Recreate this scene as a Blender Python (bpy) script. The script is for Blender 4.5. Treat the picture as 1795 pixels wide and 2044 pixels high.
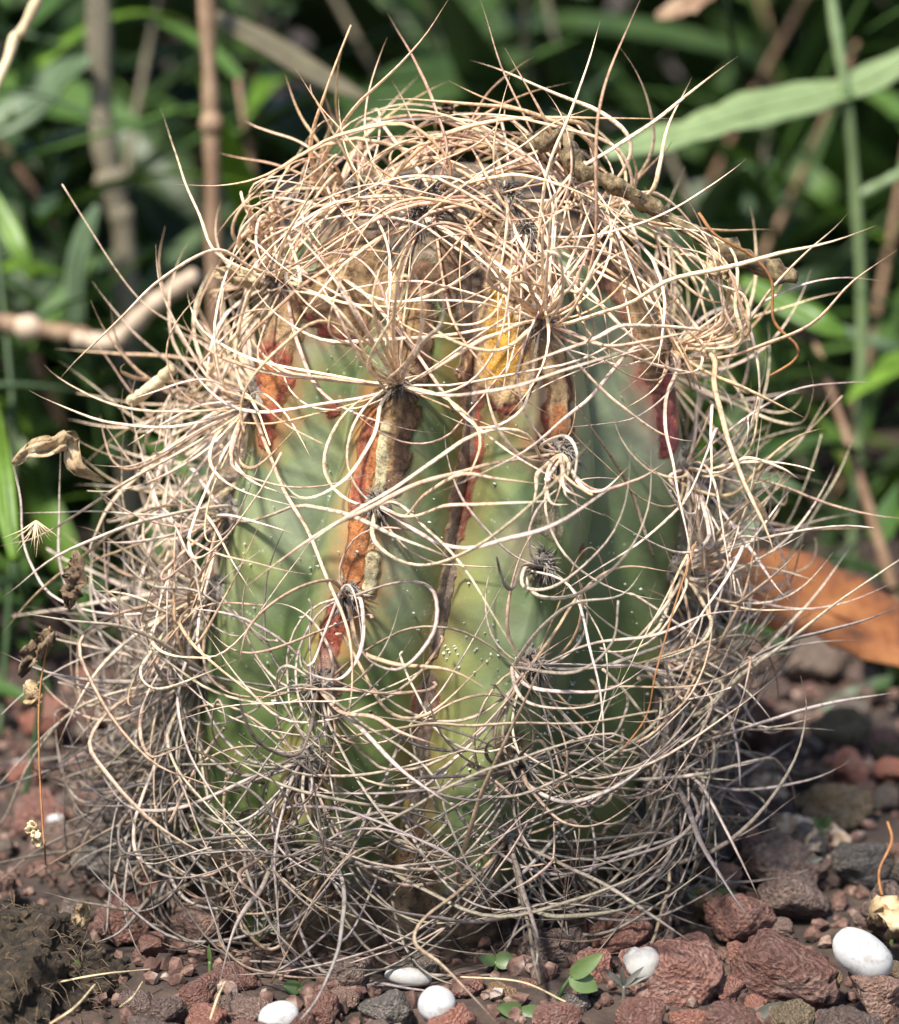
import bpy, math, random
import numpy as np
from mathutils import Vector, Matrix, noise

for o in list(bpy.data.objects):
    bpy.data.objects.remove(o, do_unlink=True)
R = math.radians
scene = bpy.context.scene
COL = scene.collection

# ------------------------------------------------------------------ camera
PITCH = R(12.0)
CAM = Vector((0.0, -0.587, 0.200))
TANV = 0.18
cd = bpy.data.cameras.new('camera')
cd.sensor_fit = 'VERTICAL'; cd.sensor_height = 36.0; cd.sensor_width = 31.6
cd.lens = 100.0
cd.clip_start = 0.01; cd.clip_end = 100.0
cd.dof.use_dof = True; cd.dof.focus_distance = 0.552; cd.dof.aperture_fstop = 14.0
co = bpy.data.objects.new('camera', cd); COL.objects.link(co)
co.location = CAM; co.rotation_euler = (R(90) - PITCH, 0, 0)
scene.camera = co

# ------------------------------------------------------------------ sky and sun
SUN_EL, SUN_AZ = R(54), R(-150)       # azimuth measured from +Y towards +X: left and a little to the front
world = bpy.data.worlds.new('World'); scene.world = world; world.use_nodes = True
wn = world.node_tree; wn.nodes.clear()
bg = wn.nodes.new('ShaderNodeBackground'); wo = wn.nodes.new('ShaderNodeOutputWorld')
sk = wn.nodes.new('ShaderNodeTexSky'); sk.sky_type = 'NISHITA'; sk.sun_disc = False
sk.sun_elevation = SUN_EL; sk.sun_rotation = SUN_AZ
bg.inputs['Strength'].default_value = 0.125
wn.links.new(sk.outputs[0], bg.inputs[0]); wn.links.new(bg.outputs[0], wo.inputs[0])
sd = bpy.data.lights.new('sun', 'SUN'); sd.energy = 5.0; sd.angle = R(6.0); sd.color = (1.0, 0.955, 0.88)
so = bpy.data.objects.new('sun', sd); COL.objects.link(so)
sdir = Vector((math.sin(SUN_AZ) * math.cos(SUN_EL), math.cos(SUN_AZ) * math.cos(SUN_EL), math.sin(SUN_EL)))
so.rotation_euler = sdir.to_track_quat('Z', 'Y').to_euler()
so.location = (0, 0, 2)
vs = scene.view_settings
vs.view_transform = 'Standard'; vs.look = 'None'; vs.exposure = 0.95; vs.gamma = 1.0

# ------------------------------------------------------------------ projection helpers (1795 x 2044 layout grid)
FW = Vector((0, math.cos(PITCH), -math.sin(PITCH))); UP = Vector((0, math.sin(PITCH), math.cos(PITCH)))
def ray(px, py):
    return FW + Vector((1, 0, 0)) * ((px - 897.5) / 1022 * TANV) + UP * ((1022 - py) / 1022 * TANV)
def P(px, py, y):
    d = ray(px, py); return CAM + d * ((y - CAM.y) / d.y)
GZ = -.006                            # soil level
def G(px, py, z=0.0):
    z += GZ; d = ray(px, py); return CAM + d * ((z - CAM.z) / d.z)

# ------------------------------------------------------------------ generic helpers
def tag(o, label=None, cat=None, group=None, kind=None):
    if label: o['label'] = label
    if cat: o['category'] = cat
    if group: o['group'] = group
    if kind: o['kind'] = kind
    return o
def mesh_obj(name, verts, faces, mat, parent=None, smooth=True, cols=None):
    me = bpy.data.meshes.new(name)
    me.from_pydata([tuple(v) for v in verts], [], faces)
    if cols is not None:
        a = me.color_attributes.new('tint', 'FLOAT_COLOR', 'POINT')
        a.data.foreach_set('color', np.asarray(cols, dtype=np.float32).ravel())
    if smooth: me.polygons.foreach_set('use_smooth', [True] * len(me.polygons))
    if mat: me.materials.append(mat)
    o = bpy.data.objects.new(name, me); COL.objects.link(o)
    if parent: o.parent = parent
    return o
def empty(name, loc=(0, 0, 0)):
    o = bpy.data.objects.new(name, None); o.empty_display_size = 0.01
    COL.objects.link(o); o.location = loc
    return o
def local(verts, origin):
    return [Vector(v) - origin for v in verts]
class Buf:
    def __init__(s): s.v = []; s.f = []; s.c = []
    def add(s, v, f, c=None):
        n = len(s.v); s.v += list(v); s.f += [tuple(i + n for i in q) for q in f]
        if c is not None: s.c += list(c)

def catmull(pts, n):
    pts = [Vector(p) for p in pts]
    if len(pts) == 2: pts = [pts[0], (pts[0] + pts[1]) / 2, pts[1]]
    ext = [pts[0] * 2 - pts[1]] + pts + [pts[-1] * 2 - pts[-2]]
    seg = len(pts) - 1; out = []
    for i in range(n + 1):
        u = i / n * seg; k = min(int(u), seg - 1); t = u - k
        a, b, c, d = ext[k:k + 4]
        out.append(0.5 * ((2 * b) + (c - a) * t + (2 * a - 5 * b + 4 * c - d) * t * t + (3 * b - a - 3 * c + d) * t ** 3))
    return out
def tube(pts, rad, sides=6, flat=1.0, twist=0.0, cap=True):
    """tapered tube; rad is a function of t or a list; flat squeezes the section"""
    n = len(pts); V = []; F = []
    tan = [(pts[min(i + 1, n - 1)] - pts[max(i - 1, 0)]).normalized() for i in range(n)]
    ref = Vector((0, 0, 1)) if abs(tan[0].z) < 0.9 else Vector((1, 0, 0))
    a = tan[0].cross(ref).normalized()
    for i in range(n):
        a = (a - tan[i] * a.dot(tan[i]))
        a = a.normalized() if a.length > 1e-9 else tan[i].orthogonal().normalized()
        b = tan[i].cross(a)
        r = rad(i / (n - 1)) if callable(rad) else rad[i]
        tw = twist * i / (n - 1)
        for k in range(sides):
            w = 2 * math.pi * k / sides
            ca, sa = math.cos(w), math.sin(w) * flat
            x = ca * math.cos(tw) - sa * math.sin(tw); y = ca * math.sin(tw) + sa * math.cos(tw)
            V.append(pts[i] + (a * x + b * y) * r)
    for i in range(n - 1):
        for k in range(sides):
            k2 = (k + 1) % sides
            F.append((i * sides + k, i * sides + k2, (i + 1) * sides + k2, (i + 1) * sides + k))
    if cap:
        F.append(tuple(range(sides))[::-1]); F.append(tuple((n - 1) * sides + k for k in range(sides)))
    return V, F

# ------------------------------------------------------------------ materials
def mat_new(name):
    m = bpy.data.materials.new(name); m.use_nodes = True
    nt = m.node_tree; b = nt.nodes['Principled BSDF']
    return m, nt, b
def N(nt, t, **kw):
    n = nt.nodes.new(t)
    for k, v in kw.items():
        if k in n.inputs.keys(): n.inputs[k].default_value = v
        else: setattr(n, k, v)
    return n
def noise_node(nt, scale, detail=4, rough=0.6, coord='Object', dist=0.0):
    tc = N(nt, 'ShaderNodeTexCoord'); n = N(nt, 'ShaderNodeTexNoise')
    n.inputs['Scale'].default_value = scale; n.inputs['Detail'].default_value = detail
    n.inputs['Roughness'].default_value = rough; n.inputs['Distortion'].default_value = dist
    nt.links.new(tc.outputs[coord], n.inputs['Vector'])
    return n
def ramp(nt, src, stops):
    r = N(nt, 'ShaderNodeValToRGB'); e = r.color_ramp.elements
    while len(e) < len(stops): e.new(0.5)
    for i, (p, c) in enumerate(stops):
        e[i].position = p; e[i].color = (*c, 1)
    nt.links.new(src, r.inputs[0]); return r
def mixc(nt, fac, a, b, mode='MIX'):
    m = N(nt, 'ShaderNodeMix', data_type='RGBA', blend_type=mode)
    for i, s in ((0, fac), (6, a), (7, b)):
        if isinstance(s, (int, float)): m.inputs[i].default_value = s
        elif isinstance(s, tuple): m.inputs[i].default_value = (*s, 1)
        else: nt.links.new(s, m.inputs[i])
    return m.outputs[2]
def bump(nt, b, src, strength, dist):
    n = N(nt, 'ShaderNodeBump'); n.inputs['Strength'].default_value = strength; n.inputs['Distance'].default_value = dist
    nt.links.new(src, n.inputs['Height']); nt.links.new(n.outputs[0], b.inputs['Normal']); return n

def noisy_mat(name, stops, scale, rough=0.8, bscale=None, bstr=0.5, bdist=0.001, detail=6, coord='Object', sss=0.0, dist=0.0, stretch=None):
    m, nt, b = mat_new(name)
    n = noise_node(nt, scale, detail, 0.65, coord, dist)
    if stretch:
        mp = N(nt, 'ShaderNodeMapping'); mp.inputs['Scale'].default_value = stretch
        nt.links.new(n.inputs['Vector'].links[0].from_socket, mp.inputs[0]); nt.links.new(mp.outputs[0], n.inputs['Vector'])
    r = ramp(nt, n.outputs['Fac'], stops); nt.links.new(r.outputs[0], b.inputs['Base Color'])
    b.inputs['Roughness'].default_value = rough
    n2 = noise_node(nt, bscale or scale * 3, 8, 0.7, coord)
    bump(nt, b, n2.outputs['Fac'], bstr, bdist)
    if sss:
        b.inputs['Subsurface Weight'].default_value = sss; b.inputs['Subsurface Radius'].default_value = (0.004, 0.003, 0.002)
        b.inputs['Subsurface Scale'].default_value = 1.0
    return m

def lava_mat(name, c0, c1, c2):
    m, nt, b = mat_new(name)
    n = noise_node(nt, 5.0, 12, 0.85); r = ramp(nt, n.outputs['Fac'], [(0.3, c0), (0.5, c1), (0.7, c2)])
    big = noise_node(nt, 1.3, 5, 0.6); oi = N(nt, 'ShaderNodeObjectInfo')
    rr = ramp(nt, oi.outputs['Random'], [(0, (0.55, 0.56, 0.58)), (0.5, (0.95, 0.95, 0.95)), (1, (1.35, 1.12, 1.0))])
    c = mixc(nt, 1.0, r.outputs[0], rr.outputs[0], 'MULTIPLY')
    dust = ramp(nt, big.outputs['Fac'], [(0.5, (0, 0, 0)), (0.75, (0.55, 0.55, 0.55))])
    c = mixc(nt, dust.outputs[0], c, (0.40, 0.30, 0.245))
    tcv = N(nt, 'ShaderNodeTexCoord'); vp = N(nt, 'ShaderNodeTexVoronoi', Scale=5.5); nzv = noise_node(nt, 4, 4); mv_ = N(nt, 'ShaderNodeVectorMath', operation='ADD')
    nt.links.new(tcv.outputs['Object'], mv_.inputs[0]); nt.links.new(nzv.outputs['Color'], mv_.inputs[1]); nt.links.new(mv_.outputs[0], vp.inputs['Vector'])
    pit = ramp(nt, vp.outputs['Distance'], [(0.10, (0.3, 0.26, 0.25)), (0.26, (1, 1, 1))]); c = mixc(nt, 1.0, c, pit.outputs[0], 'MULTIPLY')
    nt.links.new(c, b.inputs['Base Color']); b.inputs['Roughness'].default_value = 0.92
    b.inputs['Specular IOR Level'].default_value = 0.25
    tc = N(nt, 'ShaderNodeTexCoord'); v = N(nt, 'ShaderNodeTexVoronoi', Scale=9.0)
    nt.links.new(tc.outputs['Object'], v.inputs['Vector'])
    n3 = noise_node(nt, 16, 8, 0.7)
    ad = N(nt, 'ShaderNodeMath', operation='ADD'); nt.links.new(v.outputs['Distance'], ad.inputs[0]); nt.links.new(n3.outputs['Fac'], ad.inputs[1])
    pv = N(nt, 'ShaderNodeMath', operation='ADD'); nt.links.new(pit.outputs[0], pv.inputs[0]); nt.links.new(ad.outputs[0], pv.inputs[1])
    bump(nt, b, pv.outputs[0], 0.8, 0.06)
    return m
M = {}
M['lava_red'] = lava_mat('red_lava', (0.13, 0.055, 0.042), (0.40, 0.195, 0.148), (0.60, 0.38, 0.31))
M['lava_brown'] = lava_mat('brown_lava', (0.10, 0.064, 0.052), (0.31, 0.21, 0.17), (0.52, 0.40, 0.33))
M['lava_grey'] = lava_mat('grey_stone', (0.08, 0.066, 0.058), (0.24, 0.21, 0.18), (0.44, 0.40, 0.35))
M['lava_tan'] = lava_mat('tan_stone', (0.12, 0.085, 0.05), (0.30, 0.22, 0.13), (0.48, 0.39, 0.26))
M['soil'] = noisy_mat('soil', [(0.3, (0.018, 0.012, 0.009)), (0.5, (0.055, 0.036, 0.026)), (0.75, (0.12, 0.075, 0.052))], 90, 0.95, 400, 0.8, 0.002)
M['mound'] = noisy_mat('mossy_soil', [(0.3, (0.012, 0.009, 0.006)), (0.5, (0.045, 0.03, 0.016)), (0.75, (0.13, 0.085, 0.045))], 500, 0.95, 500, 1.0, 0.002)
M['pebble'] = noisy_mat('white_pebble', [(0.35, (0.33, 0.315, 0.295)), (0.6, (0.47, 0.46, 0.445))], 90, 0.45, 500, 0.12, 0.0006, sss=0.15)
pn = M['pebble'].node_tree; pb = pn.nodes['Principled BSDF']; src = pb.inputs['Base Color'].links[0].from_socket
st1 = noise_node(pn, 260, 8, 0.75, dist=1.0); sr = ramp(pn, st1.outputs['Fac'], [(0.5, (0, 0, 0)), (0.68, (0.7, 0.7, 0.7))]); pn.links.new(mixc(pn, sr.outputs[0], src, (0.16, 0.11, 0.08)), pb.inputs['Base Color'])
M['shell'] = noisy_mat('translucent_pebble', [(0.3, (0.22, 0.20, 0.18)), (0.6, (0.42, 0.40, 0.37))], 120, 0.3, 400, 0.3, 0.0006, sss=0.3)
M['dry'] = noisy_mat('dry_leaf', [(0.3, (0.13, 0.075, 0.035)), (0.5, (0.40, 0.28, 0.15)), (0.7, (0.62, 0.49, 0.31))], 180, 0.8, 700, 0.8, 0.0008)
M['dry_dark'] = noisy_mat('dry_husk', [(0.3, (0.05, 0.032, 0.02)), (0.5, (0.18, 0.115, 0.065)), (0.75, (0.42, 0.32, 0.20))], 260, 0.85, 800, 1.0, 0.001)
M['bark'] = noisy_mat('dry_stem_bark', [(0.36, (0.035, 0.022, 0.012)), (0.48, (0.17, 0.115, 0.055)), (0.62, (0.36, 0.27, 0.14))], 420, 0.85, 900, 1.0, 0.001)
M['orange_leaf'] = noisy_mat('dead_orange_leaf', [(0.35, (0.06, 0.022, 0.010)), (0.5, (0.17, 0.058, 0.018)), (0.68, (0.27, 0.11, 0.036))], 90, 0.95, 300, 0.4, 0.001)
M['fibre'] = noisy_mat('orange_fibre', [(0.3, (0.16, 0.06, 0.02)), (0.7, (0.36, 0.16, 0.045))], 200, 0.6)
M['straw'] = noisy_mat('pale_straw', [(0.3, (0.35, 0.25, 0.13)), (0.7, (0.68, 0.55, 0.34))], 150, 0.7)
M['cane'] = noisy_mat('brown_cane', [(0.3, (0.10, 0.052, 0.028)), (0.5, (0.20, 0.115, 0.062)), (0.75, (0.38, 0.27, 0.165))], 260, 0.6, 300, 0.6, 0.002, stretch=(1, 1, .12))
M['olive_stem'] = noisy_mat('olive_stem', [(0.3, (0.07, 0.058, 0.036)), (0.7, (0.22, 0.185, 0.12))], 220, 0.7, 300, 0.6, 0.002, stretch=(1, 1, .12))
M['wood_pale'] = noisy_mat('pale_stick', [(0.3, (0.30, 0.21, 0.14)), (0.7, (0.55, 0.42, 0.30))], 60, 0.7, 300, 0.4, 0.001)
M['wool'] = noisy_mat('areole_wool', [(0.3, (0.06, 0.05, 0.042)), (0.5, (0.24, 0.205, 0.17)), (0.75, (0.62, 0.57, 0.49))], 420, 0.95, 1500, 0.8, 0.0008)
def leaf_mat(name, a, b_, trans=0.35, rough=0.42):
    m, nt, b = mat_new(name)
    n = noise_node(nt, 110, 8, 0.75, dist=0.5); oi = N(nt, 'ShaderNodeObjectInfo')
    r = ramp(nt, n.outputs['Fac'], [(0.3, a), (0.7, b_)])
    rr = ramp(nt, oi.outputs['Random'], [(0, (0.6, 0.65, 0.6)), (1, (1.3, 1.2, 1.1))])
    c = mixc(nt, 1.0, r.outputs[0], rr.outputs[0], 'MULTIPLY')
    nt.links.new(c, b.inputs['Base Color']); b.inputs['Roughness'].default_value = rough
    t = N(nt, 'ShaderNodeBsdfTranslucent'); nt.links.new(c, t.inputs['Color'])
    mx = N(nt, 'ShaderNodeMixShader'); mx.inputs[0].default_value = trans
    nt.links.new(b.outputs[0], mx.inputs[1]); nt.links.new(t.outputs[0], mx.inputs[2])
    nt.links.new(mx.outputs[0], nt.nodes['Material Output'].inputs['Surface'])
    n2 = noise_node(nt, 200, 4); bump(nt, b, n2.outputs['Fac'], 0.2, 0.001)
    return m
M['leaf_dark'] = leaf_mat('dark_green_leaf', (0.026, 0.054, 0.016), (0.060, 0.11, 0.032))
M['leaf_mid'] = leaf_mat('mid_green_leaf', (0.045, 0.10, 0.022), (0.095, 0.18, 0.042))
M['leaf_bright'] = leaf_mat('bright_green_leaf', (0.09, 0.18, 0.02), (0.17, 0.30, 0.04))
M['leaf_blue'] = leaf_mat('blue_green_leaf', (0.085, 0.14, 0.075), (0.15, 0.22, 0.12))
M['leaf_pale'] = leaf_mat('pale_green_leaf', (0.13, 0.19, 0.085), (0.22, 0.30, 0.145), 0.2)
M['leaf_olive'] = leaf_mat('olive_brown_leaf', (0.12, 0.10, 0.06), (0.24, 0.20, 0.13), 0.2)
M['seedling'] = leaf_mat('seedling_leaf', (0.06, 0.11, 0.035), (0.13, 0.19, 0.07), 0.3)
M['grey_sprout'] = leaf_mat('grey_sprout', (0.06, 0.062, 0.056), (0.13, 0.135, 0.12), 0.1)

# spines: colour comes with age (young straw at the crown, weathered grey low down) from the tint attribute
m, nt, b = mat_new('spine'); M['spine'] = m
at = N(nt, 'ShaderNodeAttribute', attribute_name='tint')
n1 = noise_node(nt, 900, 5, 0.7); n2 = noise_node(nt, 260, 3, 0.5)
r1 = ramp(nt, n1.outputs['Fac'], [(0.34, (0.28, 0.24, 0.22)), (0.5, (1, 1, 1)), (0.7, (1.3, 1.27, 1.25))])
r2 = ramp(nt, n2.outputs['Fac'], [(0.3, (0.78, 0.74, 0.7)), (0.7, (1.12, 1.1, 1.08))])
c = mixc(nt, 0.75, at.outputs['Color'], r1.outputs[0], 'MULTIPLY'); c = mixc(nt, 1.0, c, r2.outputs[0], 'MULTIPLY')
nt.links.new(c, b.inputs['Base Color']); b.inputs['Roughness'].default_value = 0.42
b.inputs['Specular IOR Level'].default_value = 0.45
bump(nt, b, n1.outputs['Fac'], 0.35, 0.0004)

# cactus skin
m, nt, b = mat_new('cactus_skin'); M['skin'] = m
at = N(nt, 'ShaderNodeAttribute', attribute_name='tint')
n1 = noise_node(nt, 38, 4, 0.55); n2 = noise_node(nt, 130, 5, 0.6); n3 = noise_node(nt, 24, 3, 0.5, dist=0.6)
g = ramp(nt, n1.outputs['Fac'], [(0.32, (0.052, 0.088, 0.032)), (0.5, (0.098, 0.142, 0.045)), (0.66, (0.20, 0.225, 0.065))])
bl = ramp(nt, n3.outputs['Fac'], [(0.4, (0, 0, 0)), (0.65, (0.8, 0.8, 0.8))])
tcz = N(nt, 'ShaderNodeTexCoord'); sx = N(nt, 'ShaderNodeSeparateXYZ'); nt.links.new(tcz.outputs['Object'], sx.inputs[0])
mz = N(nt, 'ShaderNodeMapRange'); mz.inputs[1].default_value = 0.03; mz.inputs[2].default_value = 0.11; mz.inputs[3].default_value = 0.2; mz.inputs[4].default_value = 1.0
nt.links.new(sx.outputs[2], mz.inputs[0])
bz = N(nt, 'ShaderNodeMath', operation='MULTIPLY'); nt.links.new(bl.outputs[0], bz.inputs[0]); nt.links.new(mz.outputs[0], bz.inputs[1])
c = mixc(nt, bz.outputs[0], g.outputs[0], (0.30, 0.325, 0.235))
fine = ramp(nt, n2.outputs['Fac'], [(0.3, (0.82, 0.84, 0.8)), (0.7, (1.12, 1.1, 1.1))])
c = mixc(nt, 1.0, c, fine.outputs[0], 'MULTIPLY')
tcp = N(nt, 'ShaderNodeTexCoord'); pv1 = N(nt, 'ShaderNodeTexVoronoi', Scale=520.0); nt.links.new(tcp.outputs['Object'], pv1.inputs['Vector'])
pore = ramp(nt, pv1.outputs['Distance'], [(0.10, (1, 1, 1)), (0.2, (0, 0, 0))]); pmask = noise_node(nt, 70, 3, 0.6)
pm = ramp(nt, pmask.outputs['Fac'], [(0.48, (0, 0, 0)), (0.62, (0.8, 0.8, 0.8))])
pf = N(nt, 'ShaderNodeMath', operation='MULTIPLY'); nt.links.new(pore.outputs[0], pf.inputs[0]); nt.links.new(pm.outputs[0], pf.inputs[1])
c = mixc(nt, pf.outputs[0], c, (0.36, 0.39, 0.29))
dsn = noise_node(nt, 300, 9, 0.8, dist=1.2); dsr = ramp(nt, dsn.outputs['Fac'], [(0.55, (0, 0, 0)), (0.75, (0.22, 0.22, 0.22))]); c = mixc(nt, dsr.outputs[0], c, (0.24, 0.22, 0.14))
ah = N(nt, 'ShaderNodeAttribute', attribute_name='halo'); c = mixc(nt, ah.outputs['Alpha'], c, ah.outputs['Color'])
n4 = noise_node(nt, 420, 7, 0.75)
jag = N(nt, 'ShaderNodeMath', operation='MULTIPLY_ADD'); nt.links.new(n4.outputs['Fac'], jag.inputs[0])
jag.inputs[1].default_value = 0.8; jag.inputs[2].default_value = -0.4
ad = N(nt, 'ShaderNodeMath', operation='ADD'); nt.links.new(at.outputs['Alpha'], ad.inputs[0]); nt.links.new(jag.outputs[0], ad.inputs[1])
msk = N(nt, 'ShaderNodeMapRange'); msk.inputs[1].default_value = 0.18; msk.inputs[2].default_value = 0.8
nt.links.new(ad.outputs[0], msk.inputs[0])
scn = ramp(nt, n4.outputs['Fac'], [(0.34, (0.22, 0.18, 0.16)), (0.47, (0.8, 0.78, 0.76)), (0.66, (1.45, 1.45, 1.4))])
n5 = noise_node(nt, 190, 5, 0.7, dist=0.8); ck = ramp(nt, n5.outputs['Fac'], [(0.5, (0, 0, 0)), (0.66, (0.75, 0.75, 0.75))])
sc0 = mixc(nt, ck.outputs[0], at.outputs['Color'], (0.34, 0.21, 0.12)); sc = mixc(nt, 1.0, sc0, scn.outputs[0], 'MULTIPLY')
c = mixc(nt, msk.outputs[0], c, sc)
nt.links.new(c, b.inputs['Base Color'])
b.inputs['Roughness'].default_value = 0.38; b.inputs['Specular IOR Level'].default_value = 0.4
b.inputs['Subsurface Weight'].default_value = 0.08; b.inputs['Subsurface Radius'].default_value = (0.003, 0.003, 0.0015)
b.inputs['Subsurface Scale'].default_value = 1.0
bm = N(nt, 'ShaderNodeMath', operation='MULTIPLY'); nt.links.new(n4.outputs['Fac'], bm.inputs[0]); nt.links.new(msk.outputs[0], bm.inputs[1])
ad2 = N(nt, 'ShaderNodeMath', operation='MULTIPLY_ADD'); nt.links.new(n2.outputs['Fac'], ad2.inputs[0]); ad2.inputs[1].default_value = 0.15
nt.links.new(bm.outputs[0], ad2.inputs[2]); bump(nt, b, ad2.outputs[0], 0.8, 0.003)
M['fleck'] = noisy_mat('white_fleck', [(0.3, (0.36, 0.40, 0.30)), (0.7, (0.62, 0.64, 0.54))], 300, 0.4)

# ------------------------------------------------------------------ ground
def sgrid(n, half, k):
    u = np.linspace(-1, 1, n); return half * np.sinh(k * u) / math.sinh(k)
def ground_z(x, y):
    f = max(0.0, 1 - math.hypot(x, y) / 1.2)
    return f * (0.006 * (noise.noise(Vector((x * 22, y * 22, 3))) ) + 0.002 * noise.noise(Vector((x * 110, y * 110, 1)))) - 0.001 + GZ
gx = sgrid(150, 12, 6.5); gy = sgrid(150, 12, 6.5)
gv = [(x, y, ground_z(x, y)) for y in gy for x in gx]
gf = [(j * 150 + i, j * 150 + i + 1, (j + 1) * 150 + i + 1, (j + 1) * 150 + i) for j in range(149) for i in range(149)]
tag(mesh_obj('ground', gv, gf, M['soil']), kind='structure')

# ------------------------------------------------------------------ cactus body
prof = np.array([(-.012, .0445), (-.004, .0465), (0, .0475), (.02, .0505), (.05, .0510), (.08, .0495), (.10, .0472), (.115, .0440), (.127, .0395), (.137, .0315), (.1445, .0195), (.1480, .0085), (.1490, .0)])
_zz = np.linspace(0, 1, 600)
_seg = np.r_[0, np.cumsum(np.hypot(*np.diff(prof, axis=0).T))]; _seg /= _seg[-1]
PZ = np.interp(_zz, _seg, prof[:, 0]); PR = np.interp(_zz, _seg, prof[:, 1])
ker = np.ones(31) / 31
for _ in range(2):
    PZ = np.convolve(np.r_[np.full(15, PZ[0]), PZ, np.full(15, PZ[-1])], ker, 'valid')
    PR = np.convolve(np.r_[np.full(15, PR[0]), PR, 2 * PR[-1] - PR[-16:-1][::-1]], ker, 'valid')
PR = np.maximum(PR, 0); PR[-1] = 0
ZT = float(PZ.max())
_RT = np.interp(np.linspace(-.012, ZT, 800), PZ, PR).tolist()
def Rz(z):
    u = (z + .012) / (ZT + .012) * 799
    if u < 0: return _RT[0]
    if u >= 799: return 0.0
    k = int(u); return _RT[k] + (_RT[k + 1] - _RT[k]) * (u - k)
def AX(z): return -.0104 + .143 * min(max(z, 0), .091)
def crests(z):
    t = min(max((z - .02) / .08, 0), 1.2)
    return [R(a) for a in (-66 - 6 * (1 - t), -29 + 12 * t, 22.5, 71, 117, 162, 204, 246)]
def ribf(th, z):
    cs = crests(z); th = (th - cs[0]) % (2 * math.pi)
    c0 = [c - cs[0] for c in cs] + [2 * math.pi]
    for k in range(8):
        if th <= c0[k + 1]:
            t = (th - c0[k]) / (c0[k + 1] - c0[k]); break
    w = abs(2 * t - 1)                       # 1 on a crest, 0 in a furrow
    s = 1 - (1 - w) ** 1.0
    dp = 0.24 + 0.06 * min(max((z - .08) / .05, 0), 1)
    f = 1 - dp + dp * (s * (1.5 - 0.5 * s))
    f -= 0.018 * max(0, (w - 0.86) / 0.14) ** 2     # blunt the crest
    return f
def rad(th, z): return Rz(z) * ribf(th, z)
def body_pt(th, z, off=0.0):
    r = rad(th, z) + off; return Vector((AX(z) + r * math.sin(th), -r * math.cos(th), z))
def body_n(th, z):
    e = .002; a = body_pt(th + .03, z) - body_pt(th - .03, z); c = body_pt(th, min(z + e, ZT)) - body_pt(th, z - e)
    n = a.cross(c); return n.normalized() if n.length > 0 else Vector((0, 0, 1))
def inside(p, m=0.0):
    if p.z > ZT + m: return False
    dx = p.x - AX(p.z); return math.hypot(dx, p.y) < rad(math.atan2(dx, -p.y), min(p.z, ZT - .0005)) + m
def surf(px, py):
    d = ray(px, py); t0 = (-.062 - CAM.y) / d.y; t1 = (.03 - CAM.y) / d.y; n = 150
    for i in range(n):
        t = t0 + (t1 - t0) * i / n
        if inside(CAM + d * t):
            a, c = t - (t1 - t0) / n, t
            for _ in range(8):
                mth = (a + c) / 2
                if inside(CAM + d * mth): c = mth
                else: a = mth
            return CAM + d * c
    return None

TAN, CORK, BRN = (.56, .38, .20), (.40, .25, .12), (.15, .085, .05)
ORG, RED, DRED, YEL, CRM, SEAM, CRIM = (.52, .19, .065), (.32, .075, .045), (.18, .035, .028), (.66, .36, .06), (.68, .60, .36), (.20, .15, .115), (.27, .045, .05)
YG = (.24, .235, .07)
glow = [([(540, 720, 60), (530, 800, 60), (530, 880, 30)], (.30, .08, .04), .8), ([(735, 830, 50), (720, 960, 60), (705, 1150, 45), (660, 1290, 40)], (.34, .13, .045), .8),
        ([(945, 780, 40), (925, 950, 34), (890, 1150, 26), (850, 1420, 34), (830, 1700, 40)], (.22, .09, .04), .7), ([(1005, 700, 75), (1000, 760, 70)], (.26, .09, .04), .75), ([(1110, 790, 38), (1100, 880, 42)], (.26, .07, .04), .75),
        ([(1310, 700, 45), (1335, 830, 45)], (.30, .05, .05), .8), ([(640, 620, 55), (740, 600, 60)], (.26, .10, .05), .7), ([(608, 1545, 42), (606, 1560, 38)], (.26, .07, .04), .8), ([(660, 818, 20), (661, 821, 18)], (.3, .08, .04), .7)]
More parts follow.
